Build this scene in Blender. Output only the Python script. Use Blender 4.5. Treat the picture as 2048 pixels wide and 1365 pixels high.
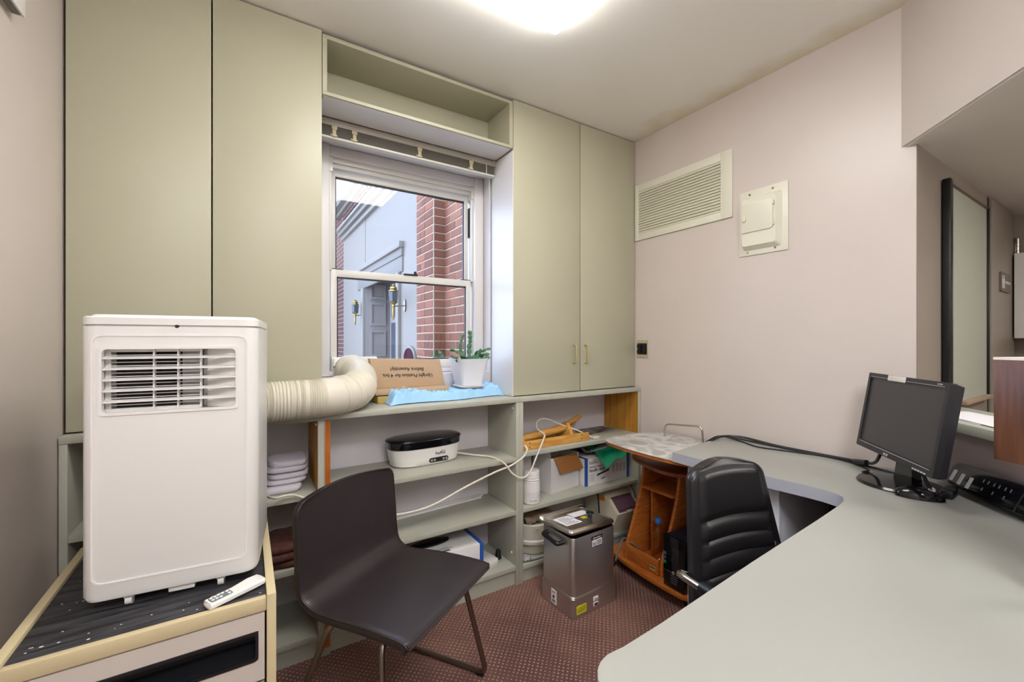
import bpy, bmesh, math, random
from mathutils import Vector, Matrix, noise as mnoise
R = math.radians
rnd = random.Random(7)
sc = bpy.context.scene
COL = sc.collection
for o in list(bpy.data.objects):
    bpy.data.objects.remove(o)

# ------------------------------------------------------------------ camera
cam_d = bpy.data.cameras.new('camera')
cam = bpy.data.objects.new('camera', cam_d)
COL.objects.link(cam)
cam.location = (0, 0, 1.22)
cam.rotation_euler = (R(90), 0, R(-32.25))
cam_d.sensor_width = 36
cam_d.lens = 845 / 2048 * 36
cam_d.clip_start = 0.02
sc.camera = cam

# ------------------------------------------------------------------ light, exposure
w = bpy.data.worlds.new('world')
sc.world = w
w.use_nodes = True
bg = w.node_tree.nodes['Background']
bg.inputs[0].default_value = (0.56, 0.70, 1.0, 1)
bg.inputs[1].default_value = 2.6
LAMP_A = 5.5          # ceiling fixture in view
FILL_B = 10.5          # added fill light, an unseen ceiling fixture behind the camera
FILL_H = 11.0          # added fill light, out of view, brightens the hall
LAMP_COL = (1.0, 0.98, 0.94)
FILL_COL_B = (0.93, 0.96, 1.0)
sc.view_settings.view_transform = 'Standard'
sc.view_settings.look = 'None'
sc.view_settings.gamma = 1
sc.view_settings.use_curve_mapping = False
sc.view_settings.exposure = 1.38

# ------------------------------------------------------------------ materials
def lin(c):
    if isinstance(c, str):
        c = [int(c[i:i + 2], 16) / 255 for i in (0, 2, 4)]
    return tuple(x / 12.92 if x <= .04045 else ((x + .055) / 1.055) ** 2.4 for x in c) + (1,)

def mat(name, col, rough=.5, metal=0, var=0, vscale=6, bump=0, bscale=200, col2=None, stretch=None, spec=.5, coat=0, detail=4):
    m = bpy.data.materials.new(name)
    m.use_nodes = True
    nt = m.node_tree
    b = nt.nodes['Principled BSDF']
    b.inputs['Base Color'].default_value = lin(col)
    b.inputs['Roughness'].default_value = rough
    b.inputs['Metallic'].default_value = metal
    b.inputs['Specular IOR Level'].default_value = spec
    b.inputs['Coat Weight'].default_value = coat
    tc = nt.nodes.new('ShaderNodeTexCoord')
    src = tc.outputs['Object']
    if stretch:
        mp = nt.nodes.new('ShaderNodeMapping')
        mp.inputs['Scale'].default_value = stretch
        nt.links.new(src, mp.inputs[0])
        src = mp.outputs[0]
    if col2 or var:
        n = nt.nodes.new('ShaderNodeTexNoise')
        n.inputs['Scale'].default_value = vscale
        n.inputs['Detail'].default_value = detail
        nt.links.new(src, n.inputs['Vector'])
        r = nt.nodes.new('ShaderNodeValToRGB')
        c1 = lin(col)
        c2 = lin(col2) if col2 else tuple(x * (1 - var) for x in c1[:3]) + (1,)
        r.color_ramp.elements[0].position = .35
        r.color_ramp.elements[1].position = .65
        r.color_ramp.elements[0].color = c2
        r.color_ramp.elements[1].color = c1
        nt.links.new(n.outputs[0], r.inputs[0])
        nt.links.new(r.outputs[0], b.inputs['Base Color'])
    if bump:
        n2 = nt.nodes.new('ShaderNodeTexNoise')
        n2.inputs['Scale'].default_value = bscale
        n2.inputs['Detail'].default_value = 3
        nt.links.new(src, n2.inputs['Vector'])
        bp = nt.nodes.new('ShaderNodeBump')
        bp.inputs['Strength'].default_value = bump
        bp.inputs['Distance'].default_value = .002
        nt.links.new(n2.outputs[0], bp.inputs['Height'])
        nt.links.new(bp.outputs[0], b.inputs['Normal'])
    return m

def emit(name, col, s):
    m = bpy.data.materials.new(name)
    m.use_nodes = True
    nt = m.node_tree
    nt.nodes.clear()
    e = nt.nodes.new('ShaderNodeEmission')
    e.inputs[0].default_value = tuple(col) + (1,)
    e.inputs[1].default_value = s
    o = nt.nodes.new('ShaderNodeOutputMaterial')
    nt.links.new(e.outputs[0], o.inputs[0])
    return m

def glassy(name, tint=(1, 1, 1), refl=.05):
    m = bpy.data.materials.new(name)
    m.use_nodes = True
    nt = m.node_tree
    nt.nodes.clear()
    t = nt.nodes.new('ShaderNodeBsdfTransparent')
    t.inputs[0].default_value = tuple(tint) + (1,)
    g = nt.nodes.new('ShaderNodeBsdfGlossy')
    g.inputs['Roughness'].default_value = .02
    fc_ = nt.nodes.new('ShaderNodeLayerWeight')
    fc_.inputs[0].default_value = .5
    pw = nt.nodes.new('ShaderNodeMath')
    pw.operation = 'POWER'
    pw.inputs[1].default_value = 5
    nt.links.new(fc_.outputs['Facing'], pw.inputs[0])
    lw = nt.nodes.new('ShaderNodeMath')
    lw.operation = 'MULTIPLY_ADD'
    lw.inputs[1].default_value = .9
    lw.inputs[2].default_value = refl * .7
    nt.links.new(pw.outputs[0], lw.inputs[0])
    mx = nt.nodes.new('ShaderNodeMixShader')
    o = nt.nodes.new('ShaderNodeOutputMaterial')
    nt.links.new(lw.outputs[0], mx.inputs[0])
    nt.links.new(t.outputs[0], mx.inputs[1])
    nt.links.new(g.outputs[0], mx.inputs[2])
    nt.links.new(mx.outputs[0], o.inputs[0])
    return m

def carpet_mat():
    m = mat('carpet', '6d5048', .95, bump=.6, bscale=900)
    nt = m.node_tree
    b = nt.nodes['Principled BSDF']
    tc = nt.nodes.new('ShaderNodeTexCoord')
    mp = nt.nodes.new('ShaderNodeMapping')
    mp.inputs['Rotation'].default_value = (0, 0, R(45))
    nt.links.new(tc.outputs['Object'], mp.inputs[0])
    v = nt.nodes.new('ShaderNodeTexVoronoi')
    v.inputs['Scale'].default_value = 62
    v.inputs['Randomness'].default_value = .12
    v.voronoi_dimensions = '2D'
    nt.links.new(mp.outputs[0], v.inputs['Vector'])
    dr = nt.nodes.new('ShaderNodeValToRGB')
    dr.color_ramp.elements[0].position = .12
    dr.color_ramp.elements[0].color = (1, 1, 1, 1)
    dr.color_ramp.elements[1].position = .27
    dr.color_ramp.elements[1].color = (0, 0, 0, 1)
    nt.links.new(v.outputs['Distance'], dr.inputs[0])
    # large diamonds
    wv = nt.nodes.new('ShaderNodeTexVoronoi')
    wv.inputs['Scale'].default_value = 7
    wv.inputs['Randomness'].default_value = 0
    wv.voronoi_dimensions = '2D'
    wv.distance = 'CHEBYCHEV'
    nt.links.new(mp.outputs[0], wv.inputs['Vector'])
    wr = nt.nodes.new('ShaderNodeValToRGB')
    wr.color_ramp.elements[0].position = .25
    wr.color_ramp.elements[0].color = (1, 1, 1, 1)
    wr.color_ramp.elements[1].position = .5
    wr.color_ramp.elements[1].color = (.45, .45, .45, 1)
    nt.links.new(wv.outputs['Distance'], wr.inputs[0])
    n = nt.nodes.new('ShaderNodeTexNoise')
    n.inputs['Scale'].default_value = 2.6
    n.inputs['Detail'].default_value = 5
    nt.links.new(tc.outputs['Object'], n.inputs['Vector'])
    cr = nt.nodes.new('ShaderNodeValToRGB')
    cr.color_ramp.elements[0].position = .35
    cr.color_ramp.elements[0].color = lin('63413d')
    cr.color_ramp.elements[1].position = .7
    cr.color_ramp.elements[1].color = lin('866056')
    nt.links.new(n.outputs[0], cr.inputs[0])
    mul = nt.nodes.new('ShaderNodeMath')
    mul.operation = 'MULTIPLY'
    nt.links.new(dr.outputs[0], mul.inputs[0])
    nt.links.new(wr.outputs[0], mul.inputs[1])
    mix = nt.nodes.new('ShaderNodeMix')
    mix.data_type = 'RGBA'
    nt.links.new(mul.outputs[0], mix.inputs[0])
    nt.links.new(cr.outputs[0], mix.inputs[6])
    mix.inputs[7].default_value = lin('b59a83')
    nt.links.new(mix.outputs[2], b.inputs['Base Color'])
    return m

def stain_mat(name, col, col2, zc, width):
    """ceiling paint, yellowed by damp in a band along the right wall"""
    m = mat(name, col, .55, spec=.35)
    nt = m.node_tree
    b = nt.nodes['Principled BSDF']
    tc = nt.nodes.new('ShaderNodeTexCoord')
    sp = nt.nodes.new('ShaderNodeSeparateXYZ')
    nt.links.new(tc.outputs['Object'], sp.inputs[0])
    n = nt.nodes.new('ShaderNodeTexNoise')
    n.inputs['Scale'].default_value = 7
    n.inputs['Detail'].default_value = 6
    nt.links.new(tc.outputs['Object'], n.inputs['Vector'])
    ma = nt.nodes.new('ShaderNodeMath')
    ma.operation = 'MULTIPLY_ADD'
    nt.links.new(n.outputs[0], ma.inputs[0])
    ma.inputs[1].default_value = .28
    nt.links.new(sp.outputs[0], ma.inputs[2])
    mr = nt.nodes.new('ShaderNodeMapRange')
    nt.links.new(ma.outputs[0], mr.inputs[0])
    mr.inputs[1].default_value = zc
    mr.inputs[2].default_value = zc + width
    mr.inputs[4].default_value = .75
    mix = nt.nodes.new('ShaderNodeMix')
    mix.data_type = 'RGBA'
    nt.links.new(mr.outputs[0], mix.inputs[0])
    mix.inputs[6].default_value = lin(col)
    mix.inputs[7].default_value = lin(col2)
    nt.links.new(mix.outputs[2], b.inputs['Base Color'])
    return m

M = {}
M['wall'] = mat('wall_paint', 'cfc4bd', .36, spec=.5, bump=.10, bscale=14, var=.03, vscale=3)
M['wall_hall'] = mat('wall_paint_shaded', '8f8478', .4, bump=.08, bscale=14)  # same paint as the room walls, hall shade put into the colour
M['ceil'] = stain_mat('ceiling_paint', 'f0ede6', 'd9c9a0', 2.06, .16)
M['ceil2'] = mat('hall_ceiling_paint', 'dcd6ce', .6)
M['carpet'] = carpet_mat()
M['green'] = mat('sage_laminate', 'b4b19a', .42, var=.03, vscale=2.5)
M['grey'] = mat('grey_painted_board', 'b2b2a4', .42, var=.05, vscale=8)
M['oak'] = mat('raw_oak_veneer', 'c08a35', .5, col2='a8701f', vscale=3, stretch=(18, 18, 1.2))
M['oakedge'] = mat('raw_orange_wood_edge', 'bf6a1c', .5, col2='a85612', vscale=4, stretch=(20, 20, 2))
M['dark'] = mat('dark_gap', '241a16', .9)
M['winpaint'] = mat('window_paint', 'd9d6d4', .35)
M['winalu'] = mat('window_vinyl', 'd6d3cd', .3)
M['reveal'] = mat('reveal_plaster', 'd5d0d2', .5, bump=.15, bscale=40)
M['gasket'] = mat('black_gasket', '1e1d20', .5)
M['glass'] = glassy('window_glass')
M['blind'] = mat('blind_slats', 'a39d90', .4)
M['blindw'] = mat('blind_bottom_rail', 'cfcabf', .4)
M['plasticclip'] = mat('yellowed_plastic', 'b5a988', .4)
M['white'] = mat('white_plastic', 'e4e2de', .32)
M['whiteflat'] = mat('white_card', 'e3e0de', .6)
M['cream'] = mat('cream_metal', 'dcd9c8', .4)
M['creamshade'] = mat('cream_vent_slats', 'd3cfba', .45)
M['hose'] = mat('cream_hose', 'd6d0c0', .5)
M['black'] = mat('black_plastic', '17171a', .35)
M['blackgloss'] = mat('black_gloss_plastic', '0c0d12', .12)
M['blackmat'] = mat('black_matte', '1b1a1c', .7)
M['ash'] = mat('black_ash_laminate', '454449', .5, col2='151416', vscale=3.5, stretch=(2.5, 40, 3), bump=.3, bscale=60)
M['edging'] = mat('beige_edging', 'c9b993', .5)
M['drawer'] = mat('drawer_front_beige', 'c8beb4', .5)
M['leather'] = mat('brown_black_leather', '2f2829', .36, bump=.12, bscale=350, var=.12, vscale=9)
M['leatherb'] = mat('black_leather', '1d1b1d', .34, bump=.10, bscale=300)
M['chrome'] = mat('chrome', 'c9c4be', .18, 1)
M['steel'] = mat('dull_steel_tube', '8b8178', .28, 1)
M['stainless'] = mat('brushed_stainless', 'cfcbc8', .40, 1, bump=.06, bscale=30, stretch=(1, 1, 60))
M['stainlesslid'] = mat('bright_stainless', 'd6d2c8', .3, 1)
M['deskgrey'] = mat('desk_laminate', '9d9d96', .38, var=.015, vscale=300)
M['deskedge'] = mat('desk_edge_band', 'a6a9b2', .4)
M['deskwhite'] = mat('white_pedestal', 'd8d8de', .5)
M['halfwall'] = mat('half_wall_paint', '9b8d8b', .45)
M['cherry'] = mat('cherry_laminate', 'c0702f', .38, col2='a45a22', vscale=4, stretch=(3, 3, 26))
M['cherryd'] = mat('cherry_shelf', '8a4520', .35, col2='743716', vscale=4, stretch=(26, 3, 3))
M['walnut'] = mat('walnut_laminate', '70452e', .4, col2='4a2c1e', vscale=5, stretch=(14, 14, 1.1))
M['chip'] = mat('chipboard_edge', 'd8cfc6', .7)
M['marble'] = mat('marble_print', 'dcdad6', .3, col2='a09e9c', vscale=7, detail=10)
for n_ in M['marble'].node_tree.nodes:
    if n_.type == 'TEX_NOISE':
        n_.inputs['Distortion'].default_value = 2.2
M['navy'] = mat('tower_dark_navy', '121626', .3)
M['board'] = mat('corkboard_fabric', 'a8a99a', .8, bump=.4, bscale=400, var=.06, vscale=60)
M['brass'] = mat('brass', '96814f', .25, 1)
M['handle'] = mat('pale_brass_paint', 'c3b579', .35, .3)
M['yellow'] = mat('yellow_label', 'd6cf2a', .5)
M['orange'] = mat('orange_sticker', 'e8842a', .5)
M['red'] = mat('red_plastic', '6a1a1c', .3)
M['blue'] = mat('blue_band', '2154a8', .45)
M['bluecap'] = mat('blue_cap', '2f74c8', .4)
M['green_sheet'] = mat('green_plastic_sheet', '0d8f66', .35)
M['clear'] = glassy('clear_plastic', (.9, .9, .92))
M['film'] = mat('cloudy_film', 'b9b7bb', .3)
M['purple'] = mat('purple_panel', '6d4a5c', .45)
M['machine'] = mat('machine_cream', 'd4ccb6', .5)
M['cardboard'] = mat('cardboard', 'bfa384', .75, var=.06, vscale=6)
M['cardboard2'] = mat('brown_cardboard_flap', 'a8703a', .75)
M['kraft'] = mat('strawboard', 'b59a52', .8)
M['ink'] = mat('dark_ink', '2a2626', .8)
M['inkgrey'] = mat('grey_ink', '5a6072', .8)
M['pot'] = mat('glazed_white_pot', 'e4e6ee', .25)
M['soil'] = mat('soil', '3a2a20', .95)
M['terracotta'] = mat('saucer', 'd8cfc8', .5)
M['cactus'] = mat('cactus_green', '35603a', .5, col2='54865c', vscale=14)
M['bluepad'] = mat('blue_nonwoven_pad', '9dcdf0', .5, var=.04, vscale=10)
M['towel'] = mat('white_terry', 'd6cfd8', .95, bump=.6, bscale=300)
M['btowel'] = mat('brown_terry', '6a3f35', .95, bump=.8, bscale=250, col2='4a2a26', vscale=20)
M['rag'] = mat('beige_cloth', 'a08c78', .95, bump=.6, bscale=200)
M['pine'] = mat('pine_wood', 'dba656', .5, col2='c48a3c', vscale=4, stretch=(3, 20, 20))
M['cord'] = mat('ivory_cord', 'd9d3c4', .5)
M['gcord'] = mat('grey_cord', '6c6865', .5)
M['screen'] = mat('matte_screen', '3b393a', .38)
M['bezel'] = mat('charcoal_bezel', '232228', .38)
M['paper'] = mat('paper', 'eceaf0', .7)
M['brick'] = mat('red_brick', 'a4685a', .85, col2='8a5044', vscale=9, bump=.4, bscale=90)
M['mortar'] = mat('mortar', 'a69480', .9, bump=.3, bscale=120)
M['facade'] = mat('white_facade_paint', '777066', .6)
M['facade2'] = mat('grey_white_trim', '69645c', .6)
M['doorgrey'] = mat('grey_door_paint', '86807a', .55)
M['pave'] = mat('paving', 'a8a6a2', .9)
M['maroon'] = mat('maroon_plaque', '3a1424', .9, spec=.1)
M['bottle'] = glassy('clear_bottle', (.975, .95, .92))
M['lantglass'] = mat('lantern_glass', '40454a', .1)
M['stone'] = mat('bush_leaves', '5a7a5c', .8)
M['lamp_a'] = emit('lamp_diffuser', LAMP_COL, LAMP_A)
M['fill_b'] = emit('fill_diffuser_rear', FILL_COL_B, FILL_B)
M['fill_h'] = emit('fill_diffuser_hall', LAMP_COL, FILL_H)

# ------------------------------------------------------------------ mesh helpers
def _merge(bm, t, xf=None):
    me = bpy.data.meshes.new('tmp')
    t.to_mesh(me)
    t.free()
    if xf is not None:
        me.transform(xf)
    bm.from_mesh(me)
    bpy.data.meshes.remove(me)

def box(bm, x0, x1, y0, y1, z0, z1, bev=0, seg=2, xf=None):
    t = bmesh.new()
    bmesh.ops.create_cube(t, size=1)
    for v in t.verts:
        v.co = Vector(((x0 + x1) / 2 + v.co.x * (x1 - x0), (y0 + y1) / 2 + v.co.y * (y1 - y0), (z0 + z1) / 2 + v.co.z * (z1 - z0)))
    if bev:
        bmesh.ops.bevel(t, geom=t.edges[:], offset=bev, segments=seg, affect='EDGES', profile=.5)
    _merge(bm, t, xf)
    return bm

def prism(bm, pts, axis, a, b, bev=0, xf=None):
    """extrude a 2d polygon: axis 'z' pts=(x,y), 'y' pts=(x,z), 'x' pts=(y,z)"""
    def P(p, h):
        return {'z': (p[0], p[1], h), 'y': (p[0], h, p[1]), 'x': (h, p[0], p[1])}[axis]
    t = bmesh.new()
    lo = [t.verts.new(P(p, a)) for p in pts]
    hi = [t.verts.new(P(p, b)) for p in pts]
    n = len(pts)
    t.faces.new(lo)
    t.faces.new(hi)
    for i in range(n):
        t.faces.new((lo[i], lo[(i + 1) % n], hi[(i + 1) % n], hi[i]))
    bmesh.ops.recalc_face_normals(t, faces=t.faces)
    if bev:
        es = [e for e in t.edges if (e.verts[0] in lo) == (e.verts[1] in lo)]
        bmesh.ops.bevel(t, geom=es, offset=bev, segments=2, affect='EDGES', profile=.5)
    _merge(bm, t, xf)
    return bm

def ring(bm, outer, inner, axis, a, b):
    def P(p, h):
        return {'z': (p[0], p[1], h), 'y': (p[0], h, p[1]), 'x': (h, p[0], p[1])}[axis]
    t = bmesh.new()
    L = [[t.verts.new(P(p, h)) for p in ps] for h in (a, b) for ps in (outer, inner)]
    n = len(outer)
    for i in range(n):
        j = (i + 1) % n
        t.faces.new((L[0][i], L[0][j], L[1][j], L[1][i]))
        t.faces.new((L[2][i], L[2][j], L[3][j], L[3][i]))
        t.faces.new((L[0][i], L[0][j], L[2][j], L[2][i]))
        t.faces.new((L[1][i], L[1][j], L[3][j], L[3][i]))
    bmesh.ops.recalc_face_normals(t, faces=t.faces)
    _merge(bm, t)
    return bm

def rrect(x0, x1, y0, y1, r, n=5):
    p = []
    for cx, cy, a0 in ((x1 - r, y1 - r, 0), (x0 + r, y1 - r, 90), (x0 + r, y0 + r, 180), (x1 - r, y0 + r, 270)):
        for i in range(n + 1):
            a = R(a0 + 90 * i / n)
            p.append((cx + r * math.cos(a), cy + r * math.sin(a)))
    return p

def ellipse(cx, cy, rx, ry, n=28, e=1.0):
    out = []
    for i in range(n):
        a = 2 * math.pi * i / n
        c, s = math.cos(a), math.sin(a)
        out.append((cx + rx * math.copysign(abs(c) ** e, c), cy + ry * math.copysign(abs(s) ** e, s)))
    return out

def loft(bm, rings, cap=True):
    """rings: list of lists of 3d points with equal count"""
    t = bmesh.new()
    V = [[t.verts.new(p) for p in r] for r in rings]
    n = len(V[0])
    for k in range(len(V) - 1):
        for i in range(n):
            j = (i + 1) % n
            t.faces.new((V[k][i], V[k][j], V[k + 1][j], V[k + 1][i]))
    if cap:
        t.faces.new(V[0][::-1])
        t.faces.new(V[-1])
    bmesh.ops.recalc_face_normals(t, faces=t.faces)
    _merge(bm, t)
    return bm

def lathe(bm, prof, c=(0, 0, 0), n=24, axis='z', xf=None):
    t = bmesh.new()
    rings = []
    for r, h in prof:
        row = []
        for i in range(n):
            a = 2 * math.pi * i / n
            x, y = r * math.cos(a), r * math.sin(a)
            p = {'z': (x, y, h), 'y': (x, h, y), 'x': (h, x, y)}[axis]
            row.append(t.verts.new((p[0] + c[0], p[1] + c[1], p[2] + c[2])))
        rings.append(row)
    for k in range(len(rings) - 1):
        for i in range(n):
            j = (i + 1) % n
            t.faces.new((rings[k][i], rings[k][j], rings[k + 1][j], rings[k + 1][i]))
    t.faces.new(rings[0][::-1])
    t.faces.new(rings[-1])
    bmesh.ops.recalc_face_normals(t, faces=t.faces)
    _merge(bm, t, xf)
    return bm

def spline(pts, n=8, closed=False):
    P = [Vector(p) for p in pts]
    if len(P) < 3:
        return P
    out = []
    m = len(P)
    for i in range(m if closed else m - 1):
        p0 = P[(i - 1) % m] if (closed or i > 0) else P[0] * 2 - P[1]
        p1, p2 = P[i], P[(i + 1) % m]
        p3 = P[(i + 2) % m] if (closed or i < m - 2) else P[-1] * 2 - P[-2]
        for k in range(n):
            t = k / n
            out.append(.5 * ((2 * p1) + (p2 - p0) * t + (2 * p0 - 5 * p1 + 4 * p2 - p3) * t * t + (3 * p1 - p0 - 3 * p2 + p3) * t ** 3))
    if not closed:
        out.append(P[-1])
    return out

def fillet(pts, r, n=5):
    P = [Vector(p) for p in pts]
    out = [P[0]]
    for i in range(1, len(P) - 1):
        a = (P[i - 1] - P[i])
        b = (P[i + 1] - P[i])
        rr = min(r, a.length * .49, b.length * .49)
        a0 = P[i] + a.normalized() * rr
        b0 = P[i] + b.normalized() * rr
        for k in range(n + 1):
            t = k / n
            out.append(a0 * (1 - t) ** 2 + P[i] * 2 * t * (1 - t) + b0 * t * t)
    out.append(P[-1])
    return out

def tube(bm, pts, r, seg=8, closed=False, radii=None):
    P = [Vector(p) for p in pts]
    Q = [P[0]]
    for p in P[1:]:
        if (p - Q[-1]).length > 1e-5:
            Q.append(p)
    P = Q
    n = len(P)
    t = bmesh.new()
    up = None
    rings = []
    for i in range(n):
        if closed:
            d = (P[(i + 1) % n] - P[i - 1]).normalized()
        else:
            d = (P[min(i + 1, n - 1)] - P[max(i - 1, 0)]).normalized()
        if up is None:
            up = Vector((0, 0, 1)) if abs(d.z) < .9 else Vector((1, 0, 0))
        u = (up - d * up.dot(d))
        if u.length < 1e-4:
            u = Vector((1, 0, 0)) - d * d.x
        u.normalize()
        v = d.cross(u)
        up = u
        rr = radii[i] if radii else r
        rings.append([t.verts.new(P[i] + (u * math.cos(2 * math.pi * k / seg) + v * math.sin(2 * math.pi * k / seg)) * rr) for k in range(seg)])
    for i in range(n if closed else n - 1):
        A, B = rings[i], rings[(i + 1) % n]
        for k in range(seg):
            j = (k + 1) % seg
            t.faces.new((A[k], A[j], B[j], B[k]))
    if not closed:
        t.faces.new(rings[0][::-1])
        t.faces.new(rings[-1])
    bmesh.ops.recalc_face_normals(t, faces=t.faces)
    _merge(bm, t)
    return bm

def grid(bm, f, nu, nv, thick=0):
    """surface f(u,v)->point, optional thickness along normal"""
    t = bmesh.new()
    V = [[t.verts.new(f(i / nu, j / nv)) for j in range(nv + 1)] for i in range(nu + 1)]
    for i in range(nu):
        for j in range(nv):
            t.faces.new((V[i][j], V[i + 1][j], V[i + 1][j + 1], V[i][j + 1]))
    bmesh.ops.recalc_face_normals(t, faces=t.faces)
    if thick:
        bmesh.ops.solidify(t, geom=t.faces[:], thickness=thick)
    _merge(bm, t)
    return bm

def NB():
    return bmesh.new()

INV = {}
def link(name, bm, m, parent=None, smooth=40, world=True):
    me = bpy.data.meshes.new(name)
    bm.to_mesh(me)
    bm.free()
    if parent is not None and world and parent.name in INV:
        me.transform(INV[parent.name])
    if smooth:
        me.shade_smooth()
        me.set_sharp_from_angle(angle=R(smooth))
    for mm in (m if isinstance(m, list) else [m]):
        me.materials.append(M[mm] if isinstance(mm, str) else mm)
    o = bpy.data.objects.new(name, me)
    COL.objects.link(o)
    if parent is not None:
        o.parent = parent
        if parent.name in INV and world:
            INV[o.name] = INV[parent.name]
    return o

def tag(o, label, cat, group=None):
    o['label'] = label
    o['category'] = cat
    if group:
        o['group'] = group
    return o

def thing(name, label, cat, loc=(0, 0, 0), rz=0, group=None, local=False):
    o = bpy.data.objects.new(name, None)
    o.empty_display_size = .05
    COL.objects.link(o)
    o.location = loc
    o.rotation_euler = (0, 0, R(rz))
    if True:
        INV[o.name] = (Matrix.Translation(loc) @ Matrix.Rotation(R(rz), 4, 'Z')).inverted()
    return tag(o, label, cat, group)

def struct(name, bm, m, parent=None, smooth=40):
    o = link(name, bm, m, parent, smooth)
    if parent is None:
        o['kind'] = 'structure'
    return o

def dup(o, loc=None, parent=None, rot=None):
    c = o.copy()
    COL.objects.link(c)
    if parent is not None:
        c.parent = parent
    if loc is not None:
        c.location = loc
    if rot is not None:
        c.rotation_euler = rot
    return c

def text(bm, s, size, xf, depth=.0006, align='CENTER', bold=0):
    cu = bpy.data.curves.new('t', 'FONT')
    cu.body = s
    cu.size = size
    cu.align_x = align
    cu.align_y = 'CENTER'
    cu.extrude = depth / 2
    cu.offset = bold
    cu.resolution_u = 2
    o = bpy.data.objects.new('t', cu)
    COL.objects.link(o)
    dg = bpy.context.evaluated_depsgraph_get()
    me = bpy.data.meshes.new_from_object(o.evaluated_get(dg))
    me.transform(xf)
    bm.from_mesh(me)
    bpy.data.objects.remove(o)
    bpy.data.curves.remove(cu)
    bpy.data.meshes.remove(me)
    return bm

def basis(o, x, y):
    """matrix taking text plane (x right, y up) to world at o"""
    x = Vector(x).normalized()
    y = Vector(y).normalized()
    z = x.cross(y)
    m = Matrix((x, y, z)).transposed().to_4x4()
    m.translation = Vector(o)
    return m

# ------------------------------------------------------------------ room shell
XL, XR, YW, CE, HC = -.47, 2.052, 2.063, 2.456, 1.933
YF = -1.1                                  # wall behind the camera
struct('floor', box(NB(), XL - .1, 3.85, YF - .1, YW + .1, -.1, 0), 'carpet')
struct('ceiling', box(NB(), XL - .1, XR + .12, YF - .1, YW + .1, CE, CE + .1), 'ceil')
struct('wall_left', box(NB(), XL - .1, XL, YF - .1, YW + .15, 0, CE), 'wall')
b = NB()                                   # back wall around the window hole
WX0, WX1, WZ0, WZ1 = .272, 1.158, 1.05, 2.15
box(b, XL, WX0, YW, YW + .19, 0, CE)
box(b, WX1, XR + .1, YW, YW + .19, 0, CE)
box(b, WX0, WX1, YW, YW + .19, 0, WZ0)
box(b, WX0, WX1, YW, YW + .19, WZ1, CE)
struct('wall_back', b, 'reveal')
b = NB()
box(b, XR, XR + .1, .56, YW, 0, CE)
box(b, XR, XR + .1, .512, .56, 0, 1.937)
struct('wall_right', b, 'wall')
# hall beyond the diagonal opening
struct('wall_hall', box(NB(), XR + .0006, 3.8, .510, .5115, 0, HC + .01), 'wall_hall')
struct('wall_hall_end', box(NB(), 3.70, 3.8, YF, .51, 0, 2.2), 'wall_hall')
struct('ceiling_hall', prism(NB(), [(2.062, .552), (.40, -1.11), (3.8, -1.11), (3.8, .6), (2.11, .6)], 'z', HC, HC + .02), 'ceil2')
struct('wall_front', box(NB(), XL, 3.8, YF - .1, YF, 0, CE), 'wall')
d = .7071
def diag(x_minus_y, t):                    # point on a diagonal x-y=const, t metres from the right wall towards the camera
    x = XR - t * d
    return (x, x - x_minus_y)
def diagprism(k0, k1, t0, t1, z0, z1, bev=0):
    return prism(NB(), [diag(k0, t0), diag(k0, t1), diag(k1, t1), diag(k1, t0)], 'z', z0, z1, bev)
b = prism(NB(), [diag(1.499, 0), diag(1.499, 2.33), diag(1.57, 2.33), (XR + .07, .552), (XR + .07, .56), (XR, .56)], 'z', 1.937, CE)
struct('wall_soffit', b, 'wall')
b = prism(NB(), [(2.056, .47), diag(1.582, 2.2), diag(1.70, 2.2), (2.14, .44), (2.14, .508), (2.056, .508)], 'z', 0, .925)
struct('wall_half', b, 'halfwall')
b = prism(NB(), [diag(1.555, .02), diag(1.555, 2.0), diag(1.95, 2.0), (2.44, .49), (2.035, .49)], 'z', .925, .957, .003)
tag(link('counter_ledge', b, 'grey'), 'grey laminate counter ledge on top of the diagonal half wall', 'ledge')
# dark shadow joint between left wall and cabinets, its shade put in as a dark strip
struct('joint_shade_1', box(NB(), -.468, -.4655, 1.825, YW, .935, CE - .004), 'dark')
# hall baseboard and nail hole are skipped: hidden by the desk

# window -----------------------------------------------------------------
win = bpy.data.objects.new('window_1', None)
COL.objects.link(win)
win.location = (.71, 2.2, 1.05)
win['kind'] = 'structure'
INV[win.name] = Matrix.Translation(win.location).inverted()
b = NB()
box(b, .274, .335, 2.14, 2.25, 1.052, 2.148, .004)
box(b, 1.102, 1.156, 2.14, 2.25, 1.052, 2.148, .004)
box(b, .33, 1.105, 2.15, 2.25, 2.10, 2.148, .003)
box(b, .33, 1.105, 2.15, 2.25, 1.052, 1.075, .003)
link('window_frame', b, 'winpaint', win)
b = NB()
box(b, .33, 1.105, 2.165, 2.178, 2.075, 2.10, .002)
box(b, .33, 1.105, 2.178, 2.20, 2.055, 2.10, .002)
box(b, .335, .35, 2.165, 2.18, 1.56, 2.10, .002)
box(b, .331, .352, 2.158, 2.24, 2.03, 2.099)
box(b, 1.088, 1.106, 2.158, 2.24, 2.03, 2.099)
box(b, 1.09, 1.103, 2.165, 2.18, 1.56, 2.10, .002)
link('stop_moulding', b, 'winalu', win)
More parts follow.
